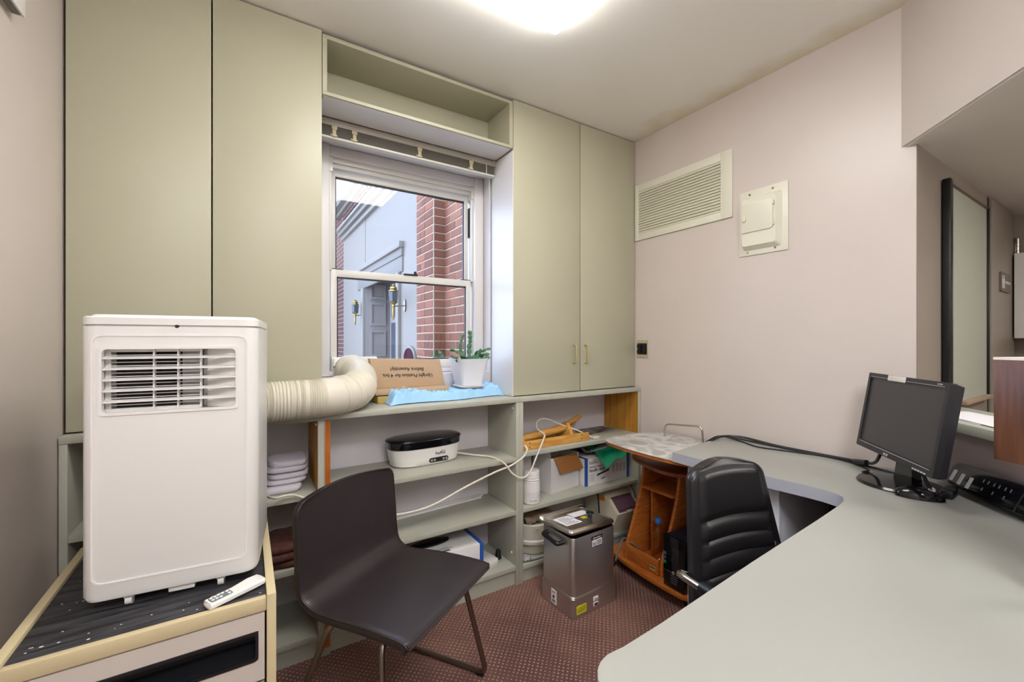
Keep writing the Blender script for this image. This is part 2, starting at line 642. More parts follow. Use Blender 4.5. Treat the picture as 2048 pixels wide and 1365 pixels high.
def sash(name, x0, x1, z0, z1, y0, y1, st, rb, rt):
    b = NB()
    box(b, x0, x0 + st, y0, y1, z0, z1, .003)
    box(b, x1 - st, x1, y0, y1, z0, z1, .003)
    box(b, x0 + st - .002, x1 - st + .002, y0, y1, z0, z0 + rb, .003)
    box(b, x0 + st - .002, x1 - st + .002, y0, y1, z1 - rt, z1, .003)
    s = link(name, b, 'winalu', win)
    g = NB()
    gx0, gx1, gz0, gz1 = x0 + st, x1 - st, z0 + rb, z1 - rt
    ym = (y0 + y1) / 2
    t = .005
    box(g, gx0, gx0 + t, ym - .008, ym + .004, gz0, gz1)
    box(g, gx1 - t, gx1, ym - .008, ym + .004, gz0, gz1)
    box(g, gx0, gx1, ym - .008, ym + .004, gz1 - t * 1.3, gz1)
    box(g, gx0, gx1, ym - .008, ym + .004, gz0, gz0 + t)
    link('gasket', g, 'gasket', s)
    link('glass_pane', box(NB(), gx0, gx1, ym - .002, ym + .002, gz0, gz1), 'glass', s)
    return s
up = sash('upper_sash', .348, 1.09, 1.535, 2.06, 2.205, 2.235, .024, .03, .036)
lo = sash('lower_sash', .343, 1.092, 1.076, 1.566, 2.172, 2.200, .030, .045, .036)
b = NB()
box(b, .70, .775, 2.165, 2.20, 1.566, 1.574, .002)
lathe(b, [(.008, 0), (.008, .016), (.005, .018)], (.765, 2.18, 1.572), 10)
link('sash_lock', b, 'black', win)
b = NB()
box(b, .345, .40, 2.176, 2.198, 1.566, 1.570)
box(b, 1.03, 1.09, 2.176, 2.198, 1.566, 1.570)
box(b, 1.094, 1.103, 2.185, 2.225, 1.82, 1.99, .002)
link('sash_latch', b, 'gasket', win)

# venetian blind gathered up under the box shelf
bl = thing('window_blind', 'grey venetian blind pulled fully up above the window', 'blind', (.71, 2.01, 2.13))
b = NB()
box(b, .268, 1.148, 1.988, 2.026, 2.166, 2.196, .002)
link('headrail', b, 'blind', bl)
link('rail_end_cap', box(NB(), 1.128, 1.149, 1.985, 2.028, 2.164, 2.197, .002), 'blind', bl)
for k in range(10):
    z = 2.162 - k * .0042
    b = NB()
    prism(b, [(1.990 + .036 * i / 6, z + .0035 * math.sin(math.pi * i / 6)) for i in range(7)] + [(1.990 + .036 * i / 6, z - .0008 + .0035 * math.sin(math.pi * i / 6)) for i in range(6, -1, -1)], 'x', .272, 1.144)
    link('slat', b, 'blind', bl)
link('bottom_rail', box(NB(), .272, 1.144, 1.990, 2.024, 2.110, 2.121, .003), 'blindw', bl)
for x in (.33, .415, .72, 1.0):
    b = NB()
    box(b, x - .012, x + .012, 1.980, 1.990, 2.148, 2.166, .002)
    box(b, x - .008, x + .008, 1.982, 1.990, 2.118, 2.150, .002)
    box(b, x - .016, x + .014, 1.984, 1.990, 2.120, 2.128, .002)
    link('valance_clip', b, 'plasticclip', bl)
b = NB()
tube(b, [(1.09, 1.984, 2.168), (1.09, 1.984, 2.108)], .002, 6)
link('tilt_stub', b, 'blindw', bl)
b = NB()
tube(b, spline([(1.133, 2.03, 2.11), (1.136, 2.035, 1.8), (1.134, 2.035, 1.4), (1.136, 2.035, 1.12)]), .0015, 5)
link('pull_cord', b, 'blindw', bl)

# ------------------------------------------------------------------ built-in cabinets
def door(parent, x0, x1, z0, z1, handle=None, pal='green'):
    o = link('door', box(NB(), x0, x1, 1.813, 1.833, z0, z1, .0015), pal, parent)
    if handle:
        b = NB()
        p = fillet([(handle, 1.815, 1.198), (handle, 1.786, 1.198), (handle, 1.786, 1.098), (handle, 1.815, 1.098)], .016)
        tube(b, p, .0045, 8)
        link('handle', b, 'handle', o)
    return o
c = thing('wall_cabinet', 'tall sage two-door cabinet without handles, left of the window, above the low shelves', 'cabinet', (-.10, 1.83, .936))
door(c, -.4635, -.1015, .940, CE - .006)
door(c, -.0970, .2555, .940, CE - .006)
b = NB()
box(b, -.464, -.446, 1.834, YW - .002, .938, CE - .008)
box(b, .236, .2555, 1.834, YW - .002, .938, CE - .008)
box(b, -.446, .236, 2.04, YW - .002, .938, CE - .008)
box(b, -.446, .236, 1.834, 2.04, .938, .956)
box(b, -.446, .236, 1.834, 2.04, CE - .026, CE - .008)
link('body', b, 'green', c)
c = thing('wall_cabinet', 'sage two-door cabinet with brass pulls, right of the window', 'cabinet', (1.6, 1.83, .936))
door(c, 1.1535, 1.5960, .940, CE - .006, 1.548)
door(c, 1.6025, 2.0465, .940, CE - .006, 1.634)
b = NB()
box(b, 1.1535, 1.172, 1.834, 2.03, .938, CE - .008)
box(b, 2.030, 2.048, 1.834, YW - .002, .938, CE - .008)
box(b, 1.172, 2.03, 2.03, YW - .002, .938, CE - .008)
box(b, 1.172, 2.03, 1.834, 2.03, .938, .956)
box(b, 1.172, 2.03, 1.834, 2.03, CE - .026, CE - .008)
link('body', b, 'green', c)
link('side_panel', box(NB(), 1.150, 1.1534, 1.815, 2.03, .9375, 2.19), 'winpaint', c)
# bridge shelf over the window
c = thing('bridge_shelf', 'open sage box shelf spanning over the window between the tall cabinets', 'shelf', (.7, 1.93, 2.2))
b = NB()
box(b, .258, 1.150, 1.815, 2.055, 2.200, 2.214, .001)
box(b, .258, 1.150, 1.815, 2.055, 2.424, 2.440, .001)
box(b, .258, .275, 1.815, 2.055, 2.214, 2.424)
box(b, 1.130, 1.150, 1.815, 2.055, 2.214, 2.424)
link('case', b, 'green', c)
link('back_panel', box(NB(), .275, 1.13, 2.04, 2.055, 2.214, 2.424), 'green', c)
link('underside', box(NB(), .262, 1.147, 1.825, 1.985, 2.1985, 2.200), 'winpaint', c)
link('raw_edge', box(NB(), 1.1472, 1.1495, 1.83, 2.0, 2.1975, 2.1998), 'oakedge', c)
link('raw_edge', box(NB(), .2575, .2618, 1.83, 2.0, 2.1975, 2.1998), 'oakedge', c)

# low open shelf units ------------------------------------------------------
YB = 1.77
def bookcase(label, x0, x1, lw, rw, shelves, lm='grey', rm='grey', top=.935):
    c = thing('bookcase', label, 'bookcase', ((x0 + x1) / 2, 1.9, 0), group='low open shelf units under the window wall')
    link('side_panel', box(NB(), x0, x0 + lw, YB, YW - .003, .0, top - .0225, .001), lm, c)
    link('side_panel', box(NB(), x1 - rw, x1, YB, YW - .003, .0, top - .0225, .001), rm, c)
    for z in shelves:
        link('shelf', box(NB(), x0 + lw + .0005, x1 - rw - .0005, YB + .002, YW - .004, z - .022, z, .001), 'grey', c)
    link('kick_board', box(NB(), x0 + lw + .0005, x1 - rw - .0005, YB + .014, YB + .03, .0, .07), 'grey', c)
    link('top', box(NB(), x0, x1, YB - .002, YW - .003, top - .022, top, .001), 'grey', c)
    return c
bcl = bookcase('low open shelf unit at the left behind the white air conditioner', XL + .003, .2575, .019, .022, (.637, .366, .09))
bcm = bookcase('low open shelf unit directly below the window', .258, 1.162, .022, .021, (.637, .372, .095))
bcr = bookcase('low open shelf unit with raw wood right side, in the corner by the right wall', 1.1625, 2.049, .0215, .020, (.655, .374, .085))
link('raw_face', box(NB(), .2345, .2354, YB + .004, YW - .006, .64, .91), 'oak', bcl)
link('raw_face', box(NB(), .2345, .2354, YB + .004, YW - .006, .37, .612), 'oak', bcl)
link('raw_edge', box(NB(), .2605, .2795, YB - .0012, YB, .03, .912), 'oakedge', bcm)
b = NB()
box(b, 2.0280, 2.0288, YB + .004, YW - .006, .657, .91)
link('raw_face', b, 'oak', bcr)
for (x, y, z, pp) in ((.2335, 1.80, .895, bcl), (.2335, 1.98, .895, bcl), (1.1405, 1.80, .88, bcm), (1.1405, 1.81, .15, bcm)):
    link('shelf_pin', lathe(NB(), [(.005, -.004), (.005, .004)], (x, y, z), 8, 'x'), 'whiteflat', pp)

# ------------------------------------------------------------------ things on the walls
v = thing('vent_grille', 'cream slatted return-air vent high on the right wall', 'vent', (XR, 1.5, 2.0))
y0, y1, z0, z1 = 1.191, 1.809, 1.838, 2.178
b = NB()
for (a0, a1, c0, c1) in ((y0, y0 + .06, z0, z1), (y1 - .03, y1, z0, z1), (y0 + .06, y1 - .03, z0, z0 + .042), (y0 + .06, y1 - .03, z1 - .042, z1)):
    box(b, XR - .010, XR - .0005, a0, a1, c0, c1, .001)
link('frame', b, 'cream', v)
link('backing', box(NB(), XR - .002, XR - .0008, y0 + .05, y1 - .02, z0 + .04, z1 - .04), 'ink', v)
sl = None
n = 17
for k in range(n):
    z = z0 + .047 + k * (z1 - z0 - .094) / (n - 1)
    if sl is None:
        bb = NB()
        prism(bb, [(XR - .012, z - .009), (XR - .0105, z - .010), (XR - .003, z + .006), (XR - .0045, z + .007)], 'y', y0 + .06, y1 - .03)
        sl = link('slat', bb, 'creamshade', v)
        zb = z
    else:
        cc = dup(sl, parent=v)
        cc.location = (0, 0, z - zb)
for (yy, zz) in ((1.22, 1.86), (1.22, 2.16), (1.79, 1.86), (1.78, 2.16)):
    link('screw', lathe(NB(), [(.004, XR - .0115), (.003, XR - .0095)], (0, yy, zz), 8, 'x'), 'cream', v)

e = thing('breaker_panel', 'cream metal breaker panel with small hinged door on the right wall', 'electrical panel', (XR, 1.05, 1.78))
box_ = box
link('plate', box(NB(), XR - .006, XR - .0005, .936, 1.157, 1.630, 1.940, .001), 'cream', e)
b = NB()
loft(b, [[(XR - .005, y, z) for y, z in rrect(.960, 1.135, 1.652, 1.905, .012)], [(XR - .030, y, z) for y, z in rrect(.978, 1.130, 1.672, 1.895, .012)]])
link('raised_cover', b, 'cream', e)
dr = link('door', prism(NB(), rrect(.988, 1.132, 1.735, 1.872, .012), 'x', XR - .036, XR - .031, .001), 'cream', e)
link('door_latch', box(NB(), XR - .044, XR - .036, 1.108, 1.122, 1.788, 1.812, .002), 'cream', dr)
for z in (1.757, 1.85):
    link('hinge', tube(NB(), [(XR - .035, .986, z - .008), (XR - .035, .986, z + .008)], .004, 8), 'cream', dr)
for (yy, zz) in ((1.105, 1.92), (1.0, 1.922), (1.115, 1.645), (.99, 1.648)):
    link('screw', lathe(NB(), [(.005, XR - .0085), (.004, XR - .0055)], (0, yy, zz), 8, 'x'), 'chrome', e)

o_ = thing('wall_outlet', 'uncovered double outlet with exposed black sockets beside the right cabinet', 'outlet', (XR, 1.76, 1.17))
b = NB()
ring(b, rrect(1.716, 1.8, 1.118, 1.226, .004, 2), rrect(1.722, 1.794, 1.138, 1.206, .003, 2), 'x', XR - .004, XR - .0004)
link('mounting_strap', b, 'plasticclip', o_)
link('back_box', box(NB(), XR - .002, XR - .0004, 1.722, 1.794, 1.138, 1.206), 'black', o_)
for yy in (1.74, 1.776):
    b = NB()
    for zz in (1.156, 1.188):
        lathe(b, [(.0145, XR - .012), (.013, XR - .015), (.011, XR - .0155), (.010, XR - .011)], (0, yy, zz), 14, 'x')
    box(b, XR - .011, XR - .003, yy - .013, yy + .013, 1.143, 1.201, .002)
    link('socket', b, 'black', o_)

# ceiling fixtures ----------------------------------------------------------
def fixture(label, x0, x1, y0, y1, zc, zb, m):
    f = thing('ceiling_light', label, 'ceiling light', ((x0 + x1) / 2, (y0 + y1) / 2, zc))
    link('pan', box(NB(), x0 + .02, x1 - .02, y0 + .02, y1 - .02, zc - .012, zc - .0005), 'white', f)
    t = NB()
    loft(t, [[(x, y, zc - .012) for x, y in rrect(x0, x1, y0, y1, .012)], [(x, y, zb + .008) for x, y in rrect(x0, x1, y0, y1, .012)], [(x, y, zb) for x, y in rrect(x0 + .008, x1 - .008, y0 + .008, y1 - .008, .01)]])
    link('diffuser', t, m, f)
    return f
fixture('square glowing ceiling light near the middle of the ceiling', .40, 1.022, .68, 1.298, CE, 2.402, 'lamp_a')
fixture('added fill light on the ceiling behind the viewer', -.25, .75, -1.0, -.5, CE, 2.402, 'fill_b')
fixture('small added fill light on the hall ceiling past the soffit', 2.3, 2.7, -.75, -.35, HC, 1.89, 'fill_h')

# hall ----------------------------------------------------------------------
h = thing('notice_board', 'tall pale fabric notice board with black frame on the hall wall', 'notice board', (2.68, .5, 1.4))
b = NB()
box(b, 2.345, 3.005, .498, .506, .965, 1.85)
link('panel', b, 'board', h)
link('frame_side', box(NB(), 2.335, 2.372, .482, .507, .955, 1.862, .004), 'black', h)
link('frame_side', box(NB(), 3.0, 3.016, .490, .507, .965, 1.858, .002), 'black', h)
b = NB()
box(b, 2.372, 3.0, .492, .507, 1.848, 1.858, .002)
link('top_rail', b, 'steel', h)
link('pen_ledge', box(NB(), 2.55, 3.01, .478, .507, .950, .966, .002), 'rag', h)
dd = bpy.data.objects.new('door_1', None)
COL.objects.link(dd)
dd.location = (3.35, .5, 0)
dd['kind'] = 'structure'
INV[dd.name] = Matrix.Translation(dd.location).inverted()
link('leaf', box(NB(), 3.095, 3.625, .497, .5095, .005, HC - .012, .001), 'wall_hall', dd)
b = NB()
box(b, 3.085, 3.093, .5075, .5098, 0, HC - .004)
box(b, 3.628, 3.65, .503, .5098, 0, HC - .004)
link('door_gap', b, 'dark', dd)
b = NB()
box(b, 3.605, 3.66, .488, .497, 1.70, 1.79, .001)
for k in range(4):
    tube(b, [(3.632, .486, 1.70 + k * .023), (3.632, .486, 1.70 + k * .023 + .021)], .007, 8)
link('hinge', b, 'steel', dd)
b = NB()
lathe(b, [(.026, .497), (.026, .492), (.012, .488), (.010, .47), (.022, .462), (.026, .45), (.02, .438), (.008, .434)], (3.165, 0, .905), 18, 'y')
link('knob', b, 'brass', dd)
b = NB()
prism(b, rrect(3.255, 3.47, 1.475, 1.575, .012), 'y', .490, .4968, .001)
pq = link('door_sign', b, mat('taupe_sign', '6f6257', .5), dd)
b = NB()
for x in (3.285, 3.318):
    lathe(b, [(.006, .4885), (.006, .49)], (x, 0, 1.552), 10, 'y')
    box(b, x - .009, x + .009, .4885, .49, 1.515, 1.543)
    box(b, x - .007, x - .001, .4885, .49, 1.492, 1.516)
    box(b, x + .001, x + .007, .4885, .49, 1.492, 1.516)
text(b, 'RESTROOM', .022, basis((3.405, .4892, 1.525), (1, 0, 0), (0, 0, 1)))
link('lettering', b, 'paper', pq)
hc = thing('wall_box', 'white wall-mounted box with small latch at the far right edge', 'box', (3.66, .42, 1.45))
b = NB()
box(b, 3.56, 3.699, .10, .49, 1.235, 1.70, .003)
link('case', b, 'white', hc)
link('latch', box(NB(), 3.545, 3.56, .40, .425, 1.30, 1.315, .002), 'white', hc)
# loose papers on the ledge
pr = random.Random(3)
for k in range(3):
    b = NB()
    cx, cy = ((2.07, .345), (2.125, .395), (2.00, .285), (2.04, .325))[k]
    a = R(45 + pr.uniform(-14, 14))
    X = Vector((math.cos(a), math.sin(a), 0))
    Y = Vector((-math.sin(a), math.cos(a), 0))
    z = .9576 + .0012 * k
    pts = [Vector((cx, cy, 0)) + X * s * .105 + Y * q * .075 for s, q in ((-1, -1), (1, -1), (1, 1), (-1, 1))]
    prism(b, [(p.x, p.y) for p in pts], 'z', z, z + .001)
    tag(link('paper_sheet', b, 'paper'), ['white paper sheet at the hall side of the loose spread on the counter ledge', 'white paper sheet farthest along the counter ledge, behind the monitor edge', 'white paper sheet on top of the spread, at the near end beside the walnut box'][k], 'paper', 'loose papers on the counter ledge')

# ------------------------------------------------------------------ desk
DT = .74
def arc(cx, cy, r, a0, a1, n=8):
    return [(cx + r * math.cos(R(a0 + (a1 - a0) * i / n)), cy + r * math.sin(R(a0 + (a1 - a0) * i / n))) for i in range(n + 1)]
desk = thing('reception_desk', 'large grey laminate reception desk with curved inner corner, filling the lower right', 'desk', (1.3, .3, 0))
inner = [(1.558, 1.172), (1.556, 1.0), (1.556, .86), (1.562, .76), (1.575, .67), (1.577, .62), (1.570, .58), (1.552, .555), (1.525, .543), (1.474, .535), (1.30, .522), (.926, .498), (.60, .473), (.50, .468)]
ol = inner + arc(.475, .408, .062, 80, 180, 6) + [(.405, .2), (.40, -.55)] + [diag(1.585, 2.02), diag(1.585, .035), (XR - .004, .53), (XR - .004, 1.232)]
b = NB()
prism(b, ol, 'z', DT - .040, DT - .0012, .0)
link('edge_band', b, 'deskedge', desk)
def inset(ps, dd_):
    out = []
    n = len(ps)
    for i in range(n):
        p0, p1, p2 = Vector(ps[i - 1]), Vector(ps[i]), Vector(ps[(i + 1) % n])
        a = (p1 - p0).normalized()
        c = (p2 - p1).normalized()
        nn = Vector((-a.y - c.y, a.x + c.x)).normalized()
        out.append(tuple(p1 + nn * dd_))
    return out
link('worktop', prism(NB(), inset(ol, -.0008) if False else inset(ol, .0008), 'z', DT - .0012, DT), 'deskgrey', desk)
link('end_panel', box(NB(), 1.632, 1.652, .777, 1.150, 0, .70, .001), 'deskwhite', desk)
link('pedestal', box(NB(), 1.653, 2.03, .779, 1.150, .0, .70, .001), 'deskwhite', desk)
link('dark_panel', box(NB(), 2.028, 2.046, .56, .775, .08, .70), 'blackmat', desk)  # dark panel closing the back of the space under the desk
link('dark_panel', prism(NB(), [diag(1.56, .06), diag(1.56, 1.6), diag(1.578, 1.6), diag(1.578, .06)], 'z', .08, .70), 'blackmat', desk)
link('end_panel', box(NB(), .47, .49, -.45, .36, 0, .70), 'deskwhite', desk)

# ------------------------------------------------------------------ drawer pedestal and air conditioner
fc = thing('drawer_cabinet', 'beige drawer cabinet with black woodgrain top, carrying the white air conditioner', 'drawer cabinet', (-.165, 1.37, 0))
fx0, fx1, fy0, fy1 = -.388, .060, 1.112, 1.640
link('top_panel', box(NB(), fx0 + .018, fx1 - .018, fy0 + .014, fy1 - .012, .612, .634), 'ash', fc)
b = NB()
link('top_rim', box(NB(), fx0, fx0 + .019, fy0, fy1, .606, .643, .002), 'edging', fc)
link('top_rim', box(NB(), fx1 - .019, fx1, fy0 - .004, fy1, .02, .643, .002), 'edging', fc)
link('top_rim', box(NB(), fx0 + .0195, fx1 - .0195, fy0, fy0 + .016, .606, .636, .002), 'edging', fc)
link('top_rim', box(NB(), fx0 + .0195, fx1 - .0195, fy1 - .014, fy1, .606, .640, .002), 'whiteflat', fc)
b = NB()
box(b, fx0 + .001, fx0 + .018, fy0 + .02, fy1, .02, .606)
box(b, fx0 + .018, fx1 - .019, fy1 - .014, fy1, .02, .606)
box(b, fx0 + .018, fx1 - .019, fy0 + .02, fy1 - .014, .02, .04)
link('body', b, 'edging', fc)
def drawer(z0, z1, pull=True, label=None):
    x0, x1 = fx0 + .022, fx1 - .023
    b = NB()
    if pull:
        pz0, pz1 = z1 - .105, z1 - .038
        ring(b, [(x0, z0), (x1, z0), (x1, z1), (x0, z1)], [(x0 + .03, pz0), (x1 - .012, pz0), (x1 - .012, pz1), (x0 + .03, pz1)], 'y', fy0 + .001, fy0 + .02)
        o = link('drawer', b, 'drawer', fc, 30)
        p = NB()
        ring(p, rrect(x0 + .03, x1 - .012, pz0, pz1, .010), rrect(x0 + .036, x1 - .018, pz0 + .007, pz1 - .007, .006), 'y', fy0 - .0015, fy0 + .02)
        link('pull_rim', p, 'black', o)
        p = NB()
        box(p, x0 + .03, x1 - .012, fy0 + .045, fy0 + .05, pz0, pz1)
        prism(p, [(fy0 + .003, pz0 + .006), (fy0 + .045, pz0 + .022), (fy0 + .045, pz0)], 'x', x0 + .034, x1 - .016)
        box(p, x0 + .03, x1 - .012, fy0 + .02, fy0 + .045, pz1 - .004, pz1)
        box(p, x1 - .016, x1 - .012, fy0 + .02, fy0 + .045, pz0, pz1)
        link('pull_recess', p, 'black', o)
    else:
        box(b, x0, x1, fy0 + .004, fy0 + .02, z0, z1, .001)
        o = link('drawer', b, 'drawer', fc)
        link('paper_label', box(NB(), x0 + .24, x1 - .028, fy0 + .0028, fy0 + .0038, z1 - .12, z1 - .016), 'paper', o)
    return o
drawer(.452, .603)
drawer(.245, .440, False)
drawer(.05, .237)

ac = thing('air_conditioner', 'white portable air conditioner standing on the drawer cabinet', 'air conditioner', (-.136, 1.222, .634), -6, local=True)
W, D_ = .163, .30
A0, A1 = .022, .618
def acplan(x0, x1, y0, y1, rf=.028, rb=.02, n=6):
    p = []
    for cx, cy, a0, r in ((x1 - rf, y0 + rf, -90, rf), (x1 - rb, y1 - rb, 0, rb), (x0 + rb, y1 - rb, 90, rb), (x0 + rf, y0 + rf, 180, rf)):
        for i in range(n + 1):
            a = R(a0 + 90 * i / n)
            p.append((cx + r * math.cos(a), cy + r * math.sin(a)))
    return p
gx0, gx1, gz0, gz1 = -W + .036, W - .044, A1 - .190, A1 - .048
full = acplan(-W, W, 0, D_)
b = NB()
rings_ = [[(x, y, A0 + .0) for x, y in acplan(-W + .012, W - .012, .010, D_ - .01)],
          [(x, y, A0 + .004) for x, y in acplan(-W + .004, W - .004, .003, D_ - .004)],
          [(x, y, A0 + .014) for x, y in full], [(x, y, gz0) for x, y in full]]
loft(b, rings_)
loft(b, [[(x, y, gz1) for x, y in full], [(x, y, A1) for x, y in full]])
notch = [p for p in full if True]
# middle band with the grille recess cut out of the front
right = [p for p in full if p[0] > gx1 and p[1] < .05]
cpoly = []
for p in full:
    cpoly.append(p)
cpoly = [(gx1, 0)] + full[0:] 
k = [q for q in full]
cpoly = [(gx1, .055), (gx1, 0)] + k[0:len(k)] + [(gx0, 0), (gx0, .055)]
prism(b, cpoly, 'z', gz0, gz1)
body = link('body', b, 'white', ac, 35, world=False)
b = NB()
ol2 = rrect(-W + .020, W - .022, A0 + .040, A1 - .018, .018)
il2 = rrect(-W + .0235, W - .0255, A0 + .0435, A1 - .0215, .0155)
ring(b, ol2, il2, 'y', -.0016, .002)
link('raised_outline', b, 'white', body, world=False)
b = NB()
ring(b, rrect(gx0 - .004, gx1 + .004, gz0 - .004, gz1 + .004, .009), rrect(gx0 + .002, gx1 - .002, gz0 + .002, gz1 - .002, .009), 'y', -.0022, .012)
link('grille_frame', b, 'white', ac, world=False)
link('fan_cavity', box(NB(), gx0 + .001, gx1 - .001, .050, .0545, gz0 + .001, gz1 - .001), 'blackmat', ac, world=False)
b = NB()
xw = gx1 - .075
prism(b, [(xw, .052), (xw + .012, .034), (gx1 - .001, .010), (gx1 - .001, .053), (xw, .053)], 'z', gz0 + .001, gz1 - .001)
link('side_baffle', b, 'white', ac, 30, world=False)
b = NB()
for (q0, q1, r0, r1) in ((gx0 + .001, gx0 + .011, gz0 + .001, gz1 - .001), (gx0 + .011, xw, gz0 + .001, gz0 + .007), (gx0 + .011, xw, gz1 - .007, gz1 - .001)):
    box(b, q0, q1, .02, .05, r0, r1)
link('cavity_liner', b, 'white', ac, world=False)
link('inner_duct', box(NB(), xw - .038, xw - .002, .040, .050, gz0 + .008, gz1 - .008), 'film', ac, world=False)
for k_ in range(5):
    z = gz0 + .0235 + k_ * .0238
    lv = NB()
    prism(lv, [(-.001, z), (.012, z + .004), (.0125, z + .0058), (-.001, z + .0022)], 'x', gx0 + .003, gx1 - .002)
    link('louver', lv, 'white', ac, world=False)
for k_ in range(17):
    z = gz0 + .008 + k_ * .0079
    link('thin_slat', box(NB(), gx0 + .010, xw, .020, .026, z - .0009, z + .0009), 'white', ac, world=False)
for x in (gx0 + .086, gx0 + .130, gx0 + .173):
    link('grille_bar', box(NB(), x - .0016, x + .0016, .014, .028, gz0 + .002, gz1 - .002), 'white', ac, world=False)
b = NB()
loft(b, [[(x, y, A1 + .004) for x, y in acplan(-W, W, -.001, D_)], [(x, y, A1 + .019) for x, y in acplan(-W, W, -.001, D_)], [(x, y, A1 + .022) for x, y in acplan(-W + .003, W - .003, .002, D_ - .003)]])
lid = link('lid', b, 'white', ac, world=False)
b = NB()
loft(b, [[(x, y, A1 + .022) for x, y in acplan(-W + .010, W - .008, .008, D_ - .008)], [(x, y, A1 + .026) for x, y in acplan(-W + .012, W - .010, .010, D_ - .01)]])
link('top_panel', b, 'white', lid, world=False)
link('lid_gap', prism(NB(), acplan(-W + .003, W - .003, .002, D_ - .003), 'z', A1, A1 + .004), 'film', ac, world=False)
link('sensor', lathe(NB(), [(.0045, .001), (.003, -.003)], (.004, 0, A1 + .0015), 12, 'y'), 'black', ac, world=False)
link('tray_lip', box(NB(), -.015, .035, .012, .05, .010, .022, .003), 'white', ac, world=False)
for (x, y) in ((-.085, .022), (.085, .022), (-.12, .26), (.12, .26)):
    b = NB()
    lathe(b, [(.0112, -.006), (.0112, .006)], (x, y, .0114), 14, 'x')
    box(b, x - .009, x + .009, y - .006, y + .006, .016, .024)
    link('caster', b, 'white', ac, world=False)

fk = NB()
fr_ = random.Random(4)
for k in range(26):
    x, y = fr_.uniform(fx0 + .03, -.30) if k < 16 else fr_.uniform(-.28, .03), fr_.uniform(fy0 + .02, 1.50) if k < 16 else fr_.uniform(fy0 + .02, 1.19)
    r_ = fr_.uniform(.0006, .002)
    prism(fk, [(x + r_ * math.cos(t_ * 1.26) * 1.8, y + r_ * math.sin(t_ * 1.26)) for t_ in range(5)], 'z', .6338, .6345)
fk = link('paint_flecks', fk, 'whiteflat', fc)
fk['kind'] = 'stuff'

# remote control
rc = thing('remote_control', 'white remote control with grey keypad lying in front of the air conditioner', 'remote control', (-.022, 1.160, .6345), 27, local=True)
b = NB()
rings_ = []
for (x, hw, h0, h1) in ((-.068, .010, .004, .010), (-.064, .0165, .001, .0145), (-.02, .0165, .0006, .0150), (.0, .0165, .0012, .0150), (.045, .020, .003, .0185), (.070, .0195, .004, .0175), (.077, .013, .006, .014)):
    x *= .84
    rings_.append([(x, -hw, h0 + .003), (x, -hw * .8, h0), (x, hw * .8, h0), (x, hw, h0 + .003), (x, hw, h1 - .004), (x, hw * .8, h1), (x, -hw * .8, h1), (x, -hw, h1 - .004)])
loft(b, rings_)
link('case', b, 'white', rc, 30, world=False)
kp = link('keypad', prism(NB(), rrect(-.050, -.006, -.0115, .0115, .005), 'z', .0148, .0154), mat('keypad_grey', '6d757a', .5), rc, world=False)
for k_, (x, y) in enumerate(((-.052, .006), (-.052, -.004), (-.043, .006), (-.043, -.004), (-.034, .007), (-.034, -.005), (-.025, .007), (-.014, .006), (-.014, -.005))):
    x *= .86
    link('key', prism(NB(), rrect(x - .0028, x + .0028, y - .0028, y + .0028, .001, 2), 'z', .0152, .0164), 'white', kp, world=False)

# exhaust hose
hs = thing('exhaust_hose', 'cream corrugated exhaust hose running from the air conditioner to the window', 'hose', (.2, 1.88, 1.0))
path = spline([(-.10, 1.50, 1.06), (-.085, 1.59, 1.035), (-.035, 1.68, 1.01), (.05, 1.726, 1.003), (.15, 1.735, 1.004), (.235, 1.737, 1.005), (.31, 1.757, 1.009), (.372, 1.81, 1.015), (.415, 1.89, 1.03), (.435, 1.975, 1.055), (.43, 2.05, 1.075), (.42, 2.09, 1.085)], 26)
acc = 0
radii = []
for i, p in enumerate(path):
    if i:
        acc += (p - path[i - 1]).length
    amp = .0048 if (acc < .42 and (int(acc / .11) % 2 == 0)) or acc > .55 else .0028
    if acc > .72:
        amp = .0008
    per = .0145 if amp > .003 else .006
    radii.append(.0715 + amp * math.sin(acc * 2 * math.pi / per))
tube(bm := NB(), path, .07, 28, radii=radii)
link('corrugated_tube', bm, 'hose', hs, 60)
b = NB()
lathe(b, [(.060, 2.155), (.064, 2.150), (.066, 2.09), (.060, 2.085)], (.42, 0, 1.086), 28, 'y')
link('end_collar', b, 'hose', hs)
kit = thing('window_vent_kit', 'white plastic window vent kit at the end of the hose', 'vent', (.45, 2.16, 1.08))
link('panel', prism(NB(), rrect(.346, .56, 1.0755, 1.142, .006), 'y', 2.156, 2.170, .002), 'white', kit)
link('adapter_plate', prism(NB(), rrect(.352, .50, 1.0515, 1.138, .008), 'y', 2.142, 2.1555, .002), 'white', kit)
link('latch_knob', lathe(NB(), [(.005, 2.130), (.006, 2.142)], (.357, 0, 1.098), 10, 'y'), 'chrome', kit)

# ------------------------------------------------------------------ sill things
cb = thing('cardboard_box', 'brown cardboard box top with upside-down printed words, on the window counter', 'cardboard box', (.67, 2.0, .995))
b = NB()
prism(b, [(.487, 1.138), (.833, 1.126), (.862, .9975), (.512, .9975)], 'y', 2.005, 2.050, .001)
cbm = link('box_body', b, 'cardboard', cb)
b = NB()
ang = Matrix.Identity(4)
text(b, 'Upright Position for 4 hrs.', .0236, basis((.668, 2.0045, 1.053), (-1, 0, .035), (0, 0, -1)), bold=.0004)
text(b, 'Before Assembly!', .0236, basis((.664, 2.0045, 1.084), (-1, 0, .035), (0, 0, -1)), bold=.0004)
link('printed_words', b, 'ink', cb)
kf = thing('cardboard_slab', 'flat strawboard carton under the printed cardboard box', 'cardboard', (.62, 1.98, .9355))
b = NB()
box(b, .505, .850, 1.935, 2.058, .9358, .968, .001)
link('lower_carton', b, 'kraft', kf)
